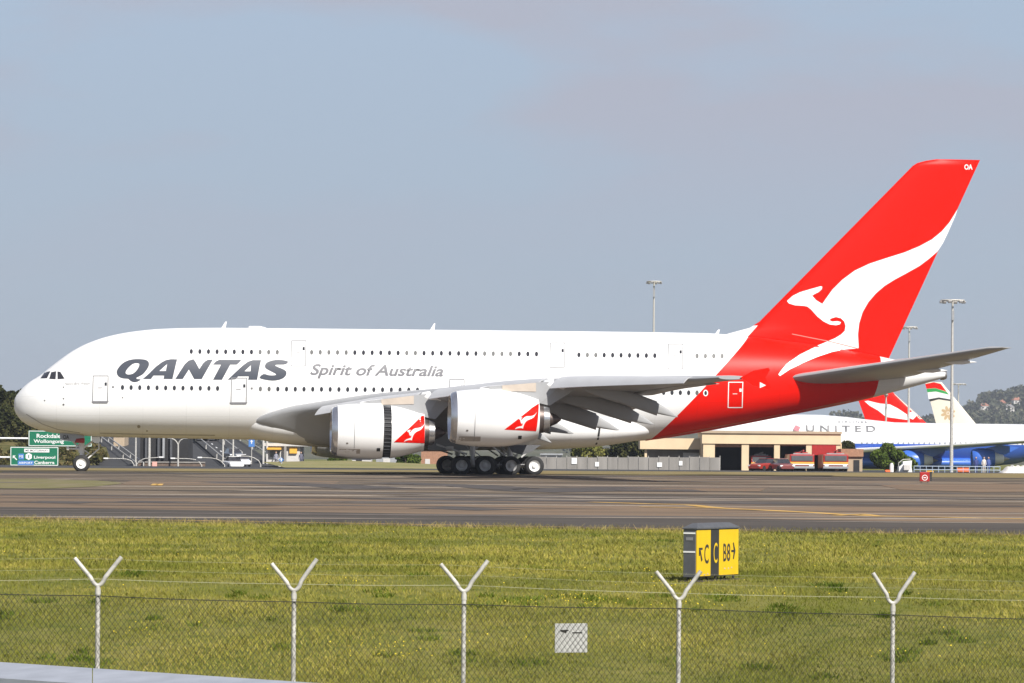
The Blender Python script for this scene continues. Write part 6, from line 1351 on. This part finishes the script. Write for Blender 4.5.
# taller stalks along the tarmac edge
g = np.random.default_rng(9); ex = g.uniform(-30, 30, 900); cl = np.stack([ex, gedge(ex) - np.abs(g.normal(0, 2.2, 900)) - 0.15], 1)
tag(quads('tall_grass', blades(7, 0, 0, 0.10, 0.26, 0.010, 12, cl, 0.35), leaf_mat('dry_stalks', (0.16, 0.15, 0.04), (0.24, 0.21, 0.07), (0.34, 0.28, 0.13))), 'taller straw-coloured grass along the tarmac edge', kind='stuff')
cl = [(P(u, v, 60).x * 1.0, y) for u, v, y in []]
for u, v in [(392, 596), (488, 600), (515, 601), (588, 597), (596, 600), (700, 602), (712, 600), (800, 612), (830, 606), (60, 655), (90, 655), (300, 545), (345, 610), (760, 662), (905, 660), (940, 604), (180, 622), (500, 660), (235, 598), (640, 604), (20, 610), (420, 640), (850, 590), (960, 640), (130, 575), (700, 560), (540, 570)]:
    q = gpt(u, v)
    for _ in range(3): cl.append((q.x + gr.gauss(0, 0.45), q.y + gr.gauss(0, 1.0)))
for _ in range(24): y_ = 51 + 75 * gr.random(); cl.append((gr.uniform(-0.16, 0.16) * y_, y_))
tag(quads('weed_clump', np.concatenate([blades(int(30 + 90 * gr.random()), 0, 0, 0.04, 0.12, 0.013, 100 + k, [c_], gr.uniform(0.12, 0.4)) for k, c_ in enumerate(cl)]), leaf_mat('weed_leaves', (0.07, 0.11, 0.012), (0.10, 0.14, 0.016), (0.14, 0.17, 0.025))), 'darker green weeds growing in clumps in the mown grass', kind='stuff')
b = MB(); gf = random.Random(17); sp_ = [(gf.uniform(-14, 14), gf.uniform(53, 120)) for k in range(110)]
for u, v, n, s in [(380, 658, 34, 0.5), (572, 606, 22, 0.5), (640, 576, 14, 0.8), (470, 650, 6, 0.5), (712, 612, 12, 0.6), (150, 640, 8, 0.6), (650, 590, 14, 0.9), (945, 655, 12, 0.6), (365, 588, 6, 0.4), (540, 612, 8, 0.6), (100, 640, 6, 0.5), (810, 600, 8, 1.0)]:
    q = gpt(u, v); sp_ += [(q.x + gf.gauss(0, s), q.y + gf.gauss(0, s)) for _ in range(n)]
for x, y in sp_:
    h = gf.uniform(0.10, 0.2); r = gf.uniform(0.008, 0.017); c = Vector((x, y, gz(y) + h)); tl = gf.uniform(-0.6, 0.6); b.revolve([(0.0, 0.002), (0.012, r), (0.018, r * 0.6)], c, (tl, -0.5, 1), 6, True)
tag(b.build('wildflowers', M['flower']), 'scattered small yellow flowers in the grass', kind='stuff')

# ------------------------------------------------------------------ air
hz = MB(); hz.box((-100, 2150, 56), (3600, 4500, 122)); hzm = bpy.data.materials.new('haze'); hzm.use_nodes = True; t = hzm.node_tree
t.nodes.remove(t.nodes['Principled BSDF']); pv = t.nodes.new('ShaderNodeVolumePrincipled'); pv.inputs['Density'].default_value = 0.00011; pv.inputs['Color'].default_value = (0.84, 0.90, 1.0, 1); pv.inputs['Anisotropy'].default_value = 0.2
t.links.new(pv.outputs[0], t.nodes['Material Output'].inputs['Volume'])
tag(hz.build('haze', hzm), 'thin pale haze over the airfield', kind='stuff')
